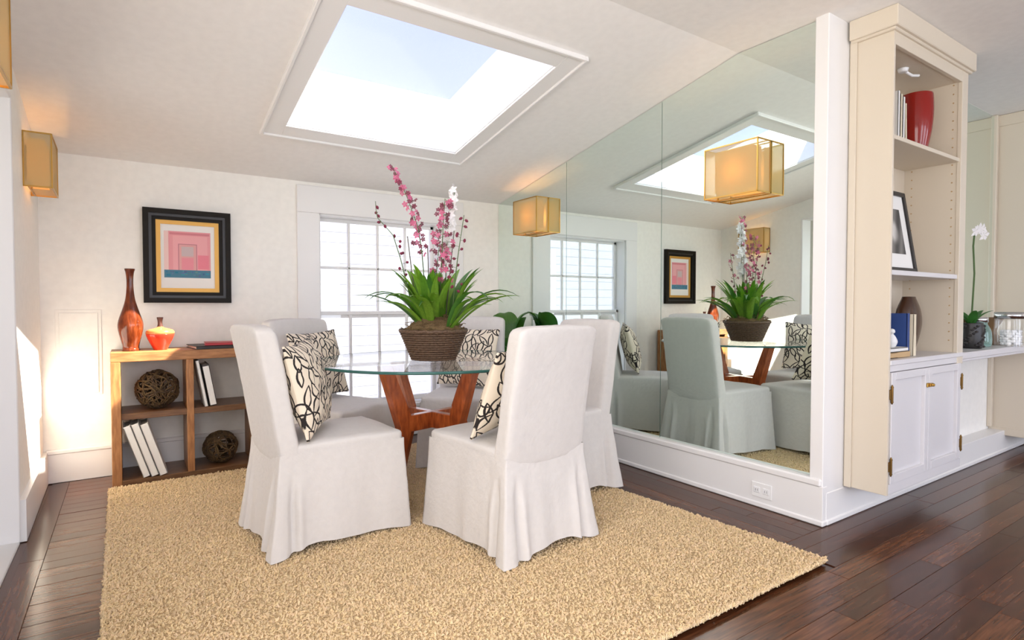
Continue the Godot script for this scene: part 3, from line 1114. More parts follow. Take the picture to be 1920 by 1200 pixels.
func build_bookcase() -> void:
	var x0 := -0.097
	var o := V(0.335, 0, -4.49)
	var t := thing("bookcase", "low open wooden bookcase of four compartments against the back wall", "bookcase", o)
	var zb := -0.175
	var zf := 0.18
	var L := x0 - o.x
	var W := 0.865
	part("side_panel", B(L, L + 0.052, 0, 0.792, zb, zf, 0.003), mats.shelfwood, t)
	part("side_panel", B(L + W - 0.052, L + W, 0, 0.792, zb, zf, 0.003), mats.shelfwood, t)
	part("top_panel", B(L, L + W, 0.792, 0.853, zb, zf, 0.003), mats.shelfwoodx, t)
	part("bottom_panel", B(L + 0.052, L + W - 0.052, 0.0, 0.045, zb, zf - 0.002, 0.002), mats.shelfdark, t)
	part("divider", B(L + W / 2 - 0.02, L + W / 2 + 0.02, 0.045, 0.792, zb, zf - 0.002, 0.002), mats.shelfwood, t)
	part("shelf", B(L + 0.052, L + W / 2 - 0.02, 0.425, 0.465, zb, zf - 0.012, 0.002), mats.shelfdark, t)
	part("shelf", B(L + W / 2 + 0.02, L + W - 0.052, 0.425, 0.465, zb, zf - 0.012, 0.002), mats.shelfdark, t)

	var v := thing("vase", "tall slender brown glazed bottle vase on the bookcase", "vase", V(0.012, 0.853, -4.45))
	part("vase_body", M.new().lathe([[0.0005, 0], [0.046, 0.0], [0.05, 0.012], [0.046, 0.03], [0.062, 0.10], [0.071, 0.155], [0.066, 0.20], [0.046, 0.265], [0.028, 0.33], [0.020, 0.40], [0.019, 0.46], [0.023, 0.505], [0.029, 0.528], [0.026, 0.531], [0.018, 0.51], [0.0005, 0.42]], 40), mats.brownglaze, v)
	v = thing("vase", "squat red and orange vase with a dark narrow neck on the bookcase", "vase", V(0.175, 0.853, -4.45))
	part("vase_body", M.new().lathe([[0.0005, 0], [0.036, 0], [0.042, 0.008], [0.062, 0.05], [0.078, 0.085], [0.083, 0.108]], 40), mat(rgb8(206, 62, 42), 0.16), v, "glossy red bowl of the vase")
	part("vase_shoulder", M.new().lathe([[0.083, 0.107], [0.083, 0.118], [0.074, 0.132], [0.045, 0.142], [0.024, 0.148], [0.016, 0.155]], 40), mat(rgb8(214, 128, 74), 0.2), v, "orange shoulder of the vase")
	part("vase_neck", M.new().lathe([[0.020, 0.145], [0.0145, 0.165], [0.014, 0.19], [0.019, 0.214], [0.014, 0.214], [0.008, 0.19], [0.0005, 0.17]], 32), mat(rgb8(84, 52, 42), 0.3), v, "dark brown neck")
	book("dark covered book lying flat on the bookcase under a red one", V(0.022, 0.25, 0.30), V(0.355, 0.864, -4.46), V(0, 0.12, -PI / 2), mats.bookdark)
	book("red book lying flat on top of the bookcase", V(0.018, 0.26, 0.20), V(0.435, 0.884, -4.45), V(0, -0.05, -PI / 2), mats.bookred)

	vine_ball("round woven vine ball on the upper left shelf of the bookcase", V(0.155, 0.465 + 0.128, -4.45), 0.128)
	vine_ball("round woven vine ball on the lower right shelf of the bookcase", V(0.525, 0.045 + 0.112, -4.45), 0.112)
	var up := 0.468
	book("thin white book leaning on the bookcase divider", V(0.022, 0.315, 0.22), V(0.430, up, -4.43), V(0, 0, 0.17), mats.bookwhite)
	book("thick white book with a dark jacket leaning in the bookcase's upper right shelf", V(0.044, 0.285, 0.22), V(0.472, up + 0.003, -4.43), V(0, 0, 0.17), mats.bookdark).get_child(0).set_meta("label", "dark grey jacket")
	part("spine_label", B(-0.018, 0.018, 0.006, 0.272, 0.1105, 0.114), mats.bookwhite, get_child(get_child_count() - 1), "white spine")
	var lo := 0.048
	book("white book leaning leftmost on the bookcase's lower left shelf", V(0.04, 0.35, 0.22), V(0.085, lo + 0.004, -4.42), V(0, 0, 0.30), mats.bookwhite)
	book("middle white book of three leaning on the bookcase's lower left shelf", V(0.042, 0.36, 0.22), V(0.130, lo + 0.004, -4.42), V(0, 0, 0.30), mats.bookwhite)
	book("white book leaning rightmost of three on the bookcase's lower left shelf", V(0.046, 0.355, 0.22), V(0.178, lo + 0.004, -4.42), V(0, 0, 0.30), mats.bookwhite)


func vine_ball(label: String, at: Vector3, r: float) -> void:
	var t := thing("vine_ball", label, "decor ball", at, 0, "woven vine balls in the bookcase")
	var loops := []
	for k in 4:
		var pts := []
		for s in 36:
			var a := s * TAU / 36
			var rr := r * (0.93 + 0.03 * sin(a * 3 + k * 2) + 0.025 * sin(a * 7 + k))
			pts.append(V(cos(a) * rr, r * 0.16 * sin(a * 2 + k) + r * 0.08 * sin(a * 5 + k * 3), sin(a) * rr))
		loops.append(M.new().tube(pts, 0.0055 - 0.0006 * k, 5, true).mesh(K))
	for k in 34:
		part("vine_strand", loops[k % 4], mats.vine if k % 3 else mats.vinedark, t, "", Vector3.ZERO, V(rng.randf() * TAU, rng.randf() * TAU, rng.randf() * TAU))


# ---------------------------------------------------------------- things on the walls
func sconce(label: String, at: Vector3, turn: float) -> void:
	# faces +z; origin in the middle of its back
	var t := thing("wall_sconce", label, "wall lamp", at, turn, "box shaped fabric wall sconces")
	var w := 0.172
	var h := 0.145
	var d := 0.125
	part("back_plate", B(-0.09, 0.09, -0.09, 0.09, 0.0, 0.014, 0.003), mats.bronze, t)
	var fr := M.new()
	for x in [-w, w]:
		for y in [-h, h]:
			bb(fr, x - 0.0035, x + 0.0035, y - 0.0035, y + 0.0035, 0.002, d)
		bb(fr, x - 0.0035, x + 0.0035, -h, h, d - 0.004, d + 0.003)
		bb(fr, x - 0.0035, x + 0.0035, -h, h, 0.002, 0.008)
	for y in [-h, h]:
		bb(fr, -w, w, y - 0.0035, y + 0.0035, d - 0.004, d + 0.003)
		bb(fr, -w, w, y - 0.003, y + 0.003, 0.02, 0.026)
	part("frame", fr, mats.brass, t)
	var sh := M.new()
	bb(sh, -w, w, -h, h, d - 0.002, d)
	bb(sh, -w, -w + 0.002, -h, h, 0.004, d)
	bb(sh, w - 0.002, w, -h, h, 0.004, d)
	part("outer_shade", sh, mats.sheer, t, "sheer gold outer fabric")
	var inn := M.new()
	bb(inn, -0.125, 0.125, -0.112, 0.122, 0.088, 0.092)
	bb(inn, -0.125, -0.121, -0.112, 0.122, 0.016, 0.09)
	bb(inn, 0.121, 0.125, -0.112, 0.122, 0.016, 0.09)
	part("inner_shade", inn, mats.glow, t, "glowing amber inner shade")
	part("bulb", M.new().lathe([[0.0005, -0.045], [0.018, -0.035], [0.024, 0], [0.018, 0.035], [0.0005, 0.045]], 16, V(0, 0, 0.052)), mats.bulb, t)
	var l := OmniLight3D.new()
	l.name = "bulb_light"
	t.add_child(l)
	l.position = V(0, 0, 0.052) * K
	l.light_color = rgb8(255, 196, 128)
	l.light_energy = 0.022
	l.light_size = 0.02
	l.omni_range = 8.0
	l.omni_attenuation = 2.0
	l.shadow_enabled = true


func build_wall_things() -> void:
	sconce("gold fabric box sconce on the left wall near the back corner", V(-0.460, 1.935, -4.17), PI / 2 + 0.012)
	sconce("gold fabric box sconce cut off by the picture's upper left edge, before the doorway", V(-0.43, 2.00, -2.29), PI / 2)
	sconce("gold fabric box sconce on the mirror in the far corner by the window", V(XM - 0.001, 1.925, -4.07), -PI / 2)
	sconce("gold fabric box sconce on the near end of the mirror, over the skylight's reflection", V(XM - 0.001, 1.925, -2.03), -PI / 2)

	# framed print
	var t := thing("framed_print", "black framed pink and blue abstract print on the back wall", "picture", V(0.362, 1.494, ZB + 0.001))
	var hw := 0.272
	var hh := 0.328
	var ring := func(a: float, b: float, z0: float, z1: float) -> M:
		# a mitred frame between the insets a and b
		var m := M.new()
		for side in 4:
			var q := PackedVector2Array()
			var xo := hw - a
			var yo := hh - a
			var xi := hw - b
			var yi := hh - b
			q = [PackedVector2Array([Vector2(-xo, yo), Vector2(xo, yo), Vector2(xi, yi), Vector2(-xi, yi)]), PackedVector2Array([Vector2(xo, yo), Vector2(xo, -yo), Vector2(xi, -yi), Vector2(xi, yi)]),
				PackedVector2Array([Vector2(xo, -yo), Vector2(-xo, -yo), Vector2(-xi, -yi), Vector2(xi, -yi)]), PackedVector2Array([Vector2(-xo, -yo), Vector2(-xo, yo), Vector2(-xi, yi), Vector2(-xi, -yi)])][side]
			m.prism(q, z0, z1, func(p, h): return V(p.x, p.y, h))
		return m
	var fr := part("frame", ring.call(0.0, 0.034, 0.0, 0.040), mats.frameblack, t)
	part("frame_step", ring.call(0.032, 0.052, 0.0, 0.030), mats.black, fr)
	part("frame_bevel", ring.call(0.050, 0.076, 0.0, 0.022), mats.frameblack, fr)
	part("gold_slip", ring.call(0.074, 0.104, 0.0, 0.017), mats.gold, t, "gold inner edge")
	part("mat_board", B(-hw + 0.1, hw - 0.1, -hh + 0.1, hh - 0.1, 0.002, 0.010), mats.mat_board, t)
	var art := M.new()
	art.grid(1, 1, func(u, w): return V(-0.148 + 0.29 * u, 0.178 - 0.328 * w, 0.0112), false, false)
	part("print", art, mats.art, t)

	# flat panel low on the back wall, left of the bookcase
	t = thing("access_panel", "flat cream access panel low on the back wall, left of the bookcase", "wall panel", V(-0.27, 0.555, ZB))
	part("panel_frame", B(-0.122, 0.122, 0.0, 0.565, 0.0, 0.004, 0.002), mats.wall, t)
	part("panel_door", B(-0.104, 0.104, 0.012, 0.545, 0.0, 0.008, 0.003), mats.wall, t)

	# outlet in the baseboard under the mirror
	t = thing("power_outlet", "white power outlet set in the baseboard below the mirror", "outlet", V(2.964, 0.10, -1.865), -PI / 2)
	part("cover_plate", B(-0.062, 0.062, -0.042, 0.042, 0, 0.007, 0.003), mats.white, t)
	for s in [-1, 1]:
		var sk := part("socket", B(s * 0.028 - 0.02, s * 0.028 + 0.02, -0.017, 0.017, 0.005, 0.0095, 0.003), mats.porcelain, t)
		var sl := M.new()
		bb(sl, s * 0.028 - 0.007, s * 0.028 - 0.005, -0.007, 0.006, 0.009, 0.0098)
		bb(sl, s * 0.028 + 0.005, s * 0.028 + 0.007, -0.007, 0.006, 0.009, 0.0098)
		part("slot", sl, mats.black, sk)


# ---------------------------------------------------------------- built-in cabinets
func build_cabinets() -> void:
	# origin at the floor below the left front corner
	var o := V(3.185, 0, -1.32)
	var t := thing("shelf_cabinet", "tall cream built-in cabinet with open shelves over two doors, beside the mirrored wall", "cabinet", o, 0, "tall built-in cabinets of the alcove")
	var W := 0.965
	var D := 0.308
	var top := 2.632
	part("side_panel", B(0, 0.022, 0.178, 2.53, -D, -0.004, 0.002), mats.cream, t)
	part("side_panel", B(W - 0.08, W, 0.178, 2.53, -D, -0.022, 0.002), mats.cream, t)
	var e := M.new()
	bb(e, -0.012, 0.0, 0.178, 2.53, -0.205, -0.17, 0.003)
	part("scribe_strip", e, mats.cream, t)
	part("back_panel", B(0.02, W - 0.06, 0.178, 2.53, -D, -D + 0.012), mats.cream, t)
	part("stile", B(0.0, 0.018, 0.178, 2.53, -0.006, 0, 0.001), mats.cream, t)
	part("stile", B(W - 0.085, W, 0.80, 2.53, -0.022, 0, 0.002), mats.cream, t)
	part("top_rail", B(0.018, W - 0.085, 2.455, 2.53, -0.022, 0, 0.002), mats.cream, t)
	part("top_panel", B(0.02, W - 0.08, 2.46, 2.48, -D, -0.02), mats.cream, t)
	part("bottom_panel", B(0.022, W, 0.178, 0.202, -D, -0.03, 0.002), mats.cream, t)
	# crown: a board with a small bead under it
	var cr := M.new()
	bb(cr, -0.035, W + 0.03, 2.53, top, -0.20, 0.03, 0.004)
	bb(cr, -0.02, W + 0.02, 2.518, 2.535, -0.20, 0.014, 0.004)
	part("crown", cr, mats.cream, t)
	part("shelf", B(0.022, W - 0.08, 1.992, 2.014, -D + 0.012, -0.008, 0.002), mats.cream, t)
	part("shelf", B(0.022, W - 0.08, 1.304, 1.33, -D + 0.012, -0.008, 0.002), mats.cabwhite, t)
	part("counter_shelf", B(0.018, W, 0.842, 0.868, -D + 0.012, 0.004, 0.003), mats.cabwhite, t)
	part("drawer_rail", B(0.018, W, 0.808, 0.842, -0.03, -0.002, 0.002), mats.cabwhite, t)
	part("base_rail", B(0.018, W, 0.178, 0.232, -0.03, -0.002, 0.002), mats.cabwhite, t)
	# holes for the shelf pins
	var pins := M.new()
	for x in [-0.045, -0.255]:
		for k in 30:
			var y := 0.94 + k * 0.052
			pins.lathe([[0.0005, 0], [0.0042, 0], [0.0042, 0.003], [0.0005, 0.003]], 8, Vector3.ZERO, 1)
			for q in range(pins.v.size() - pins.v.size() / (k + 1 + (30 if x < -0.1 else 0)), pins.v.size()):
				var p := pins.v[q]
				pins.v[q] = V(W - 0.0795 - p.y, y + p.x, x + p.z)
				var nn := pins.n[q]
				pins.n[q] = V(-nn.y, nn.x, nn.z)
	part("pin_hole", pins, mats.booktan, t, "", Vector3.ZERO, Vector3.ZERO, "stuff")
	# a small white clip lamp under the top
	var lampb := part("shelf_light", M.new().lathe([[0.0005, 0], [0.02, 0.0], [0.026, 0.014], [0.026, 0.02], [0.0005, 0.02]], 20, V(0.40, 2.44, -0.12)), mats.porcelain, t)
	part("light_arm", M.new().tube([V(0.40, 2.452, -0.12), V(0.46, 2.43, -0.10), V(0.52, 2.44, -0.09)], 0.008, 8), mats.porcelain, lampb)
	# doors
	for k in 2:
		var x0 := 0.03 + k * 0.452
		var x1 := x0 + 0.448
		var y0 := 0.232
		var y1 := 0.805
		var d := part("door", B(x0 + 0.04, x1 - 0.04, y0 + 0.04, y1 - 0.04, -0.02, -0.014), mats.cabwhite, t)
		var f := M.new()
		bb(f, x0, x0 + 0.045, y0, y1, -0.02, 0.004, 0.002)
		bb(f, x1 - 0.045, x1, y0, y1, -0.02, 0.004, 0.002)
		bb(f, x0 + 0.045, x1 - 0.045, y0, y0 + 0.045, -0.02, 0.004, 0.002)
		bb(f, x0 + 0.045, x1 - 0.045, y1 - 0.04, y1, -0.02, 0.004, 0.002)
		part("door_frame", f, mats.cabwhite, d)
		for y in [0.325, 0.695]:
			var xh := x0 - 0.005 if k == 0 else x1 + 0.006
			var hg := M.new()
			hg.tube([V(xh, y - 0.036, 0.008), V(xh, y + 0.036, 0.008)], 0.006, 10)
			bb(hg, xh - 0.014, xh + 0.014, y - 0.026, y + 0.026, 0.0, 0.007, 0.002)
			hg.tube([V(xh, y + 0.036, 0.008), V(xh, y + 0.05, 0.008)], [0.008, 0.002], 10)
			hg.tube([V(xh, y - 0.05, 0.008), V(xh, y - 0.036, 0.008)], [0.002, 0.008], 10)
			part("hinge", hg, mats.oldbrass, d)
		if k == 0:
			var la := M.new()
			bb(la, x1 - 0.034, x1 - 0.004, 0.698, 0.722, 0.003, 0.012, 0.003)
			bb(la, x1 - 0.008, x1 + 0.026, 0.70, 0.72, 0.006, 0.018, 0.003)
			la.lathe([[0.0005, -0.009], [0.008, -0.007], [0.011, 0], [0.008, 0.007], [0.0005, 0.009]], 12, V(x1 + 0.002, 0.711, 0.022))
			part("latch", la, mats.brass, d)
	t = thing("shelf_cabinet", "tall cream cabinet at the right edge, only its plain left side in view", "cabinet", V(5.68, 0, -1.32))
	part("side_panel", B(0, 0.03, 0.13, FLAT - 0.002, -0.308, 0.06, 0.002), mats.cream, t)
	part("frieze_board", B(-0.008, 0.03, FLAT - 0.09, FLAT - 0.002, -0.308, 0.065, 0.003), mats.cream, t)
	part("base_strip", B(-0.006, 0.03, 0.13, 0.19, -0.308, 0.062, 0.003), mats.cream, t)
	part("front_panel", B(0.03, 1.2, 0.13, FLAT - 0.002, -0.308, 0.06, 0.002), mats.cream, t)


func build_cabinet_things() -> void:
	var zf := -1.40
	# upper shelf
	var y := 2.016
	for k in 4:
		var names := ["white spined book, leftmost on the cabinet's top shelf", "second thin cream book from the left on the cabinet's top shelf", "third pale book from the left on the cabinet's top shelf", "slightly leaning white book beside the red vase on the top shelf"]
		book(names[k], V(0.022, [0.26, 0.25, 0.24, 0.21][k], 0.17), V(3.375 + k * 0.03, y, -1.455), V(0, 0, 0.05 if k == 3 else 0.0), [mats.bookwhite, mats.bookcream, mats.bookwhite, mats.bookcream][k], "")
	book("flat pale book under the red vase on the cabinet's top shelf", V(0.02, 0.30, 0.17), V(3.56, y + 0.0105, -1.455), V(0, 0, -PI / 2), mats.bookcream)
	var t := thing("vase", "dark red glazed cylinder vase on the cabinet's top shelf", "vase", V(3.765, y + 0.022, -1.44))
	part("vase_body", M.new().lathe([[0.0005, 0], [0.05, 0.0], [0.06, 0.02], [0.076, 0.11], [0.083, 0.21], [0.08, 0.302], [0.075, 0.308], [0.071, 0.30], [0.072, 0.2], [0.0005, 0.06]], 40), mats.redglaze, t)
	# middle shelf: framed photograph leaning on the back
	t = thing("photo_frame", "black framed grey photograph leaning on the cabinet's middle shelf", "picture", V(3.565, 1.331, -1.43))
	var lean := V(-0.16, 0, 0)
	var f := M.new()
	bb(f, -0.185, 0.185, 0, 0.024, 0, 0.02, 0.002)
	bb(f, -0.185, 0.185, 0.446, 0.47, 0, 0.02, 0.002)
	bb(f, -0.185, -0.161, 0, 0.47, 0, 0.02, 0.002)
	bb(f, 0.161, 0.185, 0, 0.47, 0, 0.02, 0.002)
	part("frame", f, mats.black, t, "", Vector3.ZERO, lean)
	part("mat_board", B(-0.164, 0.164, 0.02, 0.45, 0.002, 0.008), mats.mat_board, t, "", Vector3.ZERO, lean)
	var ph := M.new()
	ph.grid(1, 1, func(u, w): return V(-0.095 + 0.19 * u, 0.365 - 0.26 * w, 0.0095), false, false)
	part("photograph", ph, mats.photo, t, "", Vector3.ZERO, lean)
	# lower shelf
	y = 0.869
	book("blue book standing on the cabinet's lower shelf", V(0.032, 0.235, 0.165), V(3.565, y, -1.465), V(0, 0, 0), mats.bookblue)
	book("cream book standing beside the dark oval vase on the lower shelf", V(0.034, 0.23, 0.17), V(3.603, y, -1.45), V(0, 0, 0), mats.bookcream)
	book("tan book lying flat before the blue book on the lower shelf", V(0.03, 0.30, 0.14), V(3.235, y + 0.0155, -1.43), V(0, 0, -PI / 2), mats.booktan)
	book("white book lying on the tan one before the blue book", V(0.022, 0.28, 0.13), V(3.242, y + 0.042, -1.43), V(0, 0.0, -PI / 2), mats.bookwhite)
	t = thing("ornament", "small white porcelain bird on the flat books of the lower shelf", "ornament", V(3.40, y + 0.0535, -1.40))
	part("bird_body", M.new().lathe([[0.0005, 0], [0.018, 0.002], [0.028, 0.02], [0.03, 0.036], [0.021, 0.058], [0.014, 0.068], [0.0005, 0.086]], 20), mats.porcelain, t)
	part("bird_head", M.new().lathe([[0.0005, -0.016], [0.013, -0.008], [0.016, 0], [0.012, 0.011], [0.0005, 0.016]], 16, V(-0.008, 0.086, 0.006)), mats.porcelain, t)
	t = thing("vase", "dark brown oval disc vase behind the books on the lower shelf", "vase", V(3.84, y, -1.49))
	part("vase_body", disc_vase(), mat(rgb8(66, 40, 24), 0.18), t)
	# alcove counter
	y = 0.862
	t = thing("orchid_pot", "single white orchid in a dark pebbled pot on the alcove countertop", "potted plant", V(4.66, y, -1.44))
	part("pot", M.new().lathe([[0.0005, 0], [0.05, 0.0], [0.062, 0.01], [0.07, 0.06], [0.066, 0.16], [0.056, 0.165], [0.0005, 0.15]], 28), mats.black, t)
	var peb := M.new()
	for k in 60:
		var a := k * 2.399
		var h := 0.012 + (k % 12) * 0.0125
		peb.lathe([[0.0005, -0.008], [0.009, -0.004], [0.011, 0.001], [0.007, 0.006], [0.0005, 0.008]], 6, V(cos(a) * 0.068, h, sin(a) * 0.068), 1)
	part("pebble", peb, mats.bookdark, t, "", Vector3.ZERO, Vector3.ZERO, "stuff")
	for k in 5:
		var a := k * 1.3
		part("leaf", leaf_mesh(0.17, 0.05, 0.9, 0.5), mats.leafdark, t, "", V(0, 0.14, 0), V(0, a, 0))
	part("stem", M.new().tube([V(0, 0.14, 0), V(-0.01, 0.34, 0.01), V(0.04, 0.5, 0), V(0.01, 0.68, 0), V(0.03, 0.78, 0), V(0.10, 0.78, 0.01)], 0.0055, 6), mats.stem, t)
	var fl := flower_mesh(0.042)
	for p in [V(-0.03, 0.775, 0.02), V(0.03, 0.795, 0.02), V(0.085, 0.795, 0.02), V(0.125, 0.76, 0.02)]:
		part("flower", fl, mats.petal_white, t, "", p, V(0.3, rng.randf_range(-0.5, 0.5), 0))
	t = thing("glass_jar", "teal glass jar with a silver lid between the orchid and the bronze vase", "jar", V(4.86, y, -1.46))
	part("jar_body", M.new().lathe([[0.0005, 0], [0.06, 0], [0.075, 0.03], [0.07, 0.11], [0.05, 0.155], [0.05, 0.17]], 28), glass_tint(Color(0.55, 0.78, 0.74, 0.35)), t)
	part("lid", M.new().lathe([[0.0005, 0.17], [0.054, 0.17], [0.054, 0.205], [0.0005, 0.207]], 28, Vector3.ZERO, 1), mats.silver, t)
	t = thing("vase", "bronze hourglass vase on the alcove countertop behind the jars", "vase", V(5.25, y, -1.52))
	part("vase_body", M.new().lathe([[0.0005, 0], [0.085, 0], [0.08, 0.03], [0.05, 0.10], [0.08, 0.17], [0.088, 0.195], [0.07, 0.19], [0.0005, 0.12]], 32), mat(rgb8(128, 98, 66), 0.35), t)
	t = thing("glass_jar", "clear glass jar of white stones with a silver lid on the alcove countertop", "jar", V(5.14, y, -1.37))
	part("jar_body", M.new().lathe([[0.0005, 0], [0.076, 0], [0.082, 0.012], [0.082, 0.18], [0.076, 0.195]], 32), mats.pane, t)
	var st := M.new()
	for k in 90:
		var a := k * 2.399
		var rr := 0.066 * sqrt(fmod(k * 0.618, 1.0))
		st.lathe([[0.0005, -0.013], [0.013, -0.006], [0.015, 0.002], [0.009, 0.01], [0.0005, 0.012]], 6, V(cos(a) * rr, 0.018 + (k % 6) * 0.017, sin(a) * rr), 1)
	part("stone", st, mats.porcelain, t, "white stones", Vector3.ZERO, Vector3.ZERO, "stuff")
	part("lid", M.new().lathe([[0.0005, 0.193], [0.084, 0.193], [0.084, 0.238], [0.0005, 0.241]], 32, Vector3.ZERO, 1), mats.silver, t)
	t = thing("coat_hook", "small brass hook on the cabinet's side under the countertop", "hook", V(4.151, 0.70, -1.42))
	var hk := M.new()
	bb(hk, 0, 0.006, -0.03, 0.04, -0.012, 0.012, 0.002)
	hk.tube([V(0.004, 0.025, 0), V(0.04, 0.02, 0.006), V(0.055, 0.045, 0.008)], [0.006, 0.006, 0.008], 8)
	hk.tube([V(0.004, -0.012, 0), V(0.05, -0.03, 0.008), V(0.085, -0.022, 0.012)], [0.006, 0.006, 0.007], 8)
	part("hook_body", hk, mats.brass, t)


func disc_vase() -> M:
	var m := M.new().lathe([[0.0005, 0.0], [0.055, 0.0], [0.075, 0.03], [0.115, 0.12], [0.128, 0.185], [0.112, 0.255], [0.07, 0.318], [0.062, 0.33], [0.05, 0.326], [0.04, 0.30], [0.0005, 0.25]], 40)
	for k in m.v.size():
		m.v[k].z *= 0.42
		m.n[k] = (m.n[k] * V(1, 1, 1 / 0.42)).normalized()
	return m


func glass_tint(c: Color) -> StandardMaterial3D:
	var m := mat(c, 0.05)
	m.transparency = BaseMaterial3D.TRANSPARENCY_ALPHA
	return m


# ---------------------------------------------------------------- plants
func leaf_mesh(l: float, w: float, arch: float, rise: float, wide_at := 0.45) -> M:
	# a strap leaf from the origin towards +z: rises, then arches over
	var path := []
	var p := Vector3.ZERO
	var a := PI / 2 * rise + 0.25
	var steps := 12
	for k in steps + 1:
		path.append(p)
		p += V(0, sin(a), cos(a)) * l / steps
		a -= arch * (0.3 + 1.4 * k / steps) / steps
	var m := M.new()
	m.grid(4, steps, func(u, v):
		var k := int(round(v * steps))
		var t := float(k) / steps
		var half := w * 0.5 * pow(sin(PI * clampf(pow(t, 0.8) * 0.93 + 0.07, 0, 1)), 0.75) if t < 1 else 0.0004
		var x: float = (u - 0.5) * 2.0
		var c: Vector3 = path[k]
		return c + V(x * half, absf(x) * half * 0.35, 0), false, false)
	return m


func flower_mesh(r: float) -> M:
	var m := M.new()
	for k in 5:
		var a := k * TAU / 5 + PI / 2
		var d := V(cos(a), sin(a), 0)
		var s := V(-sin(a), cos(a), 0)
		var pts := PackedVector3Array([Vector3.ZERO, d * r * 0.55 + s * r * 0.34 + V(0, 0, r * 0.18), d * r + V(0, 0, r * 0.05), d * r * 0.55 - s * r * 0.34 + V(0, 0, r * 0.18), d * r * 0.55 + V(0, 0, r * 0.08)])
		m.piece(pts, PackedInt32Array([0, 1, 4, 1, 2, 4, 2, 3, 4, 3, 0, 4]), true, PackedVector2Array(), false)
	return m


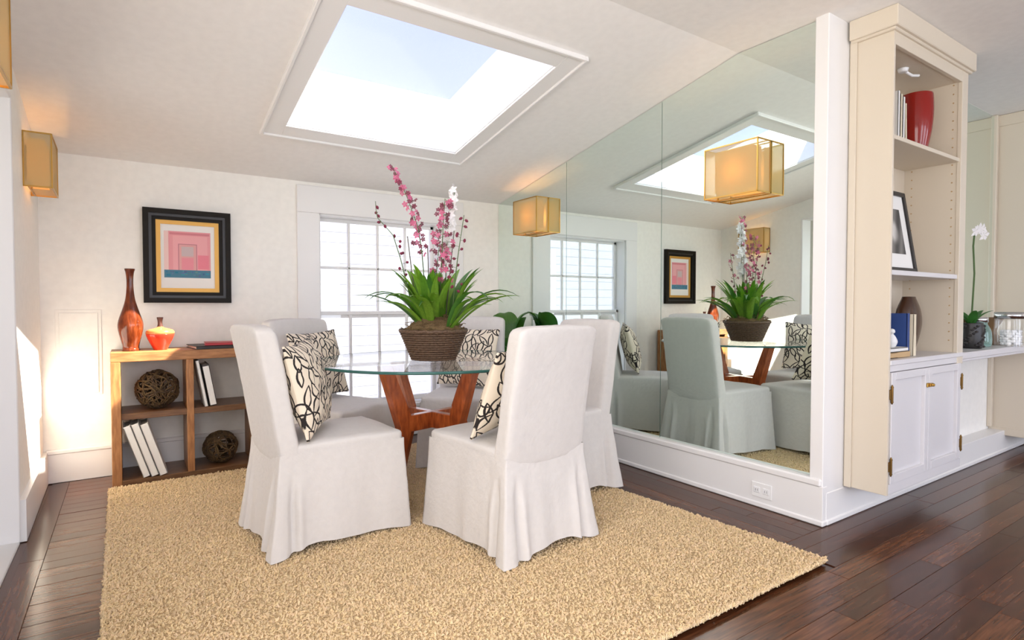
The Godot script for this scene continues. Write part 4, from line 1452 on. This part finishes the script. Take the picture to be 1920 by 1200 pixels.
func build_orchids() -> void:
	var o := V(1.476, 0.8325, -3.01)
	var t := thing("orchid_basket", "woven basket of pink and white orchids with arching green leaves on the glass table", "potted plant", o)
	# basket: a dark liner, woven rings on upright stakes
	var rad := func(y: float) -> float: return lerpf(0.120, 0.188, y / 0.165)
	part("basket_liner", M.new().lathe([[0.0005, 0.002], [0.114, 0.002], [0.181, 0.16], [0.174, 0.16], [0.12, 0.03], [0.0005, 0.03]], 40, Vector3.ZERO, 1), mats.vinedark, t)
	for k in 13:
		var y := 0.008 + k * 0.0128
		var pts := []
		for s in 96:
			var a := s * TAU / 96
			var r: float = rad.call(y) + 0.0045 * sin(a * 24 + k * PI)
			pts.append(V(cos(a) * r, y, sin(a) * r))
		part("woven_strand", M.new().tube(pts, 0.0068, 5, true), mats.wicker, t)
	var rim := []
	for s in 64:
		var a := s * TAU / 64
		rim.append(V(cos(a) * 0.19, 0.17 + 0.003 * sin(a * 20), sin(a) * 0.19))
	part("basket_rim", M.new().tube(rim, 0.011, 7, true), mats.wicker, t)
	var stakes := M.new()
	for s in 24:
		var a := s * TAU / 24 + 0.06
		stakes.tube([V(cos(a) * 0.118, 0.004, sin(a) * 0.118), V(cos(a) * 0.187, 0.168, sin(a) * 0.187)], 0.004, 5)
	part("basket_stake", stakes, mats.vinedark, t)
	# moss mound
	var fn := FastNoiseLite.new()
	fn.seed = 6
	fn.frequency = 14.0
	part("moss", M.new().grid(40, 12, func(u, w):
		var r: float = 0.178 * (1.0 - w)
		var a: float = u * TAU
		var p := V(cos(a) * r, 0.160 + 0.10 * (1.0 - pow(r / 0.178, 2.0)), sin(a) * r)
		return p + V(0, 0.018 * fn.get_noise_3d(p.x * 3, p.y * 3, p.z * 3), 0), true, false), mats.moss, t)
	var fib := M.new()
	for k in 160:
		var a := rng.randf() * TAU
		var r := 0.18 * sqrt(rng.randf())
		var p := V(cos(a) * r, 0.168 + 0.095 * (1.0 - pow(r / 0.18, 2.0)), sin(a) * r)
		fib.tube([p, p + V(rng.randf_range(-0.03, 0.03), 0.012, rng.randf_range(-0.03, 0.03)), p + V(rng.randf_range(-0.05, 0.05), rng.randf_range(-0.01, 0.01), rng.randf_range(-0.05, 0.05))], 0.0022, 3)
	part("moss_fibre", fib, mats.moss, t, "", Vector3.ZERO, Vector3.ZERO, "stuff")
	# leaves: a few shapes, each turned its own way
	var shapes := [leaf_mesh(0.40, 0.060, 0.9, 0.72).mesh(K), leaf_mesh(0.36, 0.052, 1.6, 0.55).mesh(K), leaf_mesh(0.46, 0.050, 2.1, 0.55).mesh(K), leaf_mesh(0.34, 0.066, 0.6, 0.85).mesh(K), leaf_mesh(0.42, 0.046, 1.1, 0.36).mesh(K)]
	for k in 92:
		var a := k * 2.39996 + rng.randf_range(-0.25, 0.25)
		var s: int = [0, 1, 0, 2, 3, 1, 4, 0, 3][k % 9]
		var r := 0.03 + 0.10 * fmod(k * 0.618, 1.0)
		if s == 3:
			r *= 0.5
		var l := part("leaf", shapes[s], mats["leaf%d" % [0, 1, 0, 2, 1, 0][k % 6]], t, "", V(sin(a) * r, 0.165, cos(a) * r), V(0, a, rng.randf_range(-0.1, 0.1)))
		var sc := rng.randf_range(0.8, 1.12)
		l.scale = V(sc, sc, sc)
	# flower spikes; lateral distance, height and depth from the basket's foot
	var right := V(0.829, 0, 0.559)
	var away := V(0.559, 0, -0.829)
	var at := func(px: float, py: float, d: float) -> Vector3:
		return right * (px * 3.32 / 1068.6) + V(0, py * 3.32 / 1068.6, 0) + away * d
	var pink := flower_mesh(0.021).mesh(K)
	var white := flower_mesh(0.031).mesh(K)
	var deep := flower_mesh(0.017).mesh(K)
	var bud := M.new().lathe([[0.0005, -0.012], [0.007, -0.005], [0.0085, 0.002], [0.005, 0.009], [0.0005, 0.012]], 7, Vector3.ZERO, 1).mesh(K)
	var spikes := [
		# points of the stem, flowers from..to along it, spread, how many, kind
		[[[-20, 60, 0.0], [-18, 160, 0.0], [-30, 250, 0.02], [-52, 310, 0.03], [-80, 366, 0.05]], 0.42, 1.0, 0.06, 54, 0],
		[[[10, 60, -0.02], [16, 160, -0.04], [20, 240, -0.05], [24, 298, -0.05]], 0.30, 1.0, 0.09, 72, 0],
		[[[30, 60, 0.03], [32, 170, 0.05], [44, 260, 0.06], [50, 150, 0.1]], 0.1, 0.2, 0.02, 2, 0],
		[[[24, 60, 0.03], [22, 180, 0.04], [28, 270, 0.05], [40, 322, 0.05]], 0.46, 1.0, 0.05, 46, 1],
		[[[36, 60, -0.06], [44, 150, -0.10], [54, 215, -0.14], [62, 262, -0.16]], 0.30, 1.0, 0.06, 16, 2],
		[[[-30, 60, -0.04], [-46, 140, -0.06], [-70, 230, -0.08], [-98, 262, -0.1], [-100, 290, -0.1]], 0.35, 1.0, 0.05, 13, 2],
		[[[2, 60, 0.08], [0, 150, 0.1], [4, 200, 0.12], [10, 250, 0.14]], 0.3, 1.0, 0.05, 16, 0],
	]
	spikes.remove_at(2)
	for sp in spikes:
		var c := Curve3D.new()
		var pts: Array = sp[0]
		for k in pts.size():
			var q: Vector3 = at.call(pts[k][0], pts[k][1], pts[k][2])
			var a: Vector3 = at.call(pts[maxi(k - 1, 0)][0], pts[maxi(k - 1, 0)][1], pts[maxi(k - 1, 0)][2])
			var b: Vector3 = at.call(pts[mini(k + 1, pts.size() - 1)][0], pts[mini(k + 1, pts.size() - 1)][1], pts[mini(k + 1, pts.size() - 1)][2])
			c.add_point(q, (a - b) / 6.0, (b - a) / 6.0)
		var list := []
		var rr := []
		for k in 25:
			list.append(c.sample_baked(c.get_baked_length() * k / 24.0))
			rr.append(lerpf(0.0042, 0.0018, k / 24.0))
		var stem := part("flower_stem", M.new().tube(list, rr, 5), mats.stem, t)
		var n: int = sp[4]
		for k in n:
			var f: float = lerpf(sp[1], sp[2], (k + rng.randf()) / n)
			var p := c.sample_baked(c.get_baked_length() * f)
			var spread: float = sp[3] * (1.0 - 0.45 * f)
			var a := rng.randf() * TAU
			var off := V(cos(a), rng.randf_range(-0.3, 0.5), sin(a)) * spread * rng.randf_range(0.35, 1.0)
			var kind: int = sp[5]
			var dark := rng.randf() < 0.55
			var msh = bud if kind == 2 else pink if kind == 1 or not dark else deep
			var mt = mats.petal_white if kind == 1 else mats.petal_dark if dark or kind == 2 else mats.petal_pink
			# some look towards the table's front, some up or aside
			part("flower", white if kind == 1 else msh, mt, stem, "", p + off, V(rng.randf_range(-0.7, 0.5), rng.randf_range(-1.6, 0.8), rng.randf() * TAU))
			part("flower_stalk", M.new().tube([p, p + off], 0.0011, 3), mats.stem, stem)
	for q in [[-54, 70, -50, 232], [-14, 60, -12, 214], [36, 60, 38, 242], [16, 60, 14, 190]]:
		part("stake", M.new().tube([at.call(q[0] * 0.5, 40, 0.02), at.call(q[2], q[3], 0.03)], 0.003, 6), mats.stake, t)


func build_corner_plant() -> void:
	var o := V(2.76, 0.0, -4.16)
	var t := thing("floor_plant", "dark green leafy plant in a dark pot standing in the corner by the mirror", "potted plant", o)
	part("pot", M.new().lathe([[0.0005, 0], [0.12, 0.0], [0.135, 0.02], [0.165, 0.30], [0.172, 0.33], [0.155, 0.33], [0.15, 0.29], [0.0005, 0.28]], 36), mat(rgb8(70, 62, 56), 0.5), t)
	part("soil", M.new().lathe([[0.0005, 0.28], [0.15, 0.28], [0.15, 0.295], [0.0005, 0.305]], 24, Vector3.ZERO, 1), mats.vinedark, t)
	var big := [leaf_mesh(0.46, 0.26, 1.8, 0.86).mesh(K), leaf_mesh(0.40, 0.22, 1.1, 0.80).mesh(K)]
	for k in 15:
		var a := k * 2.4 + 0.7
		var h := 0.34 + 0.40 * fmod(k * 0.618, 1.0)
		var base := V(sin(a) * 0.03, 0.29, cos(a) * 0.03)
		var tip := V(sin(a) * 0.06, h + 0.1, cos(a) * 0.06)
		var leaf := part("leaf", big[k % 2], mats.leafdark if k % 3 else mats.leaf2, t, "", tip, V(0, a, rng.randf_range(-0.2, 0.2)))
		leaf.scale = V(1, 1, 1) * (0.75 if absf(sin(a)) > 0.6 else 1.0)
		part("leaf_stalk", M.new().tube([base, tip], [0.008, 0.005], 6), mats.stem, t)
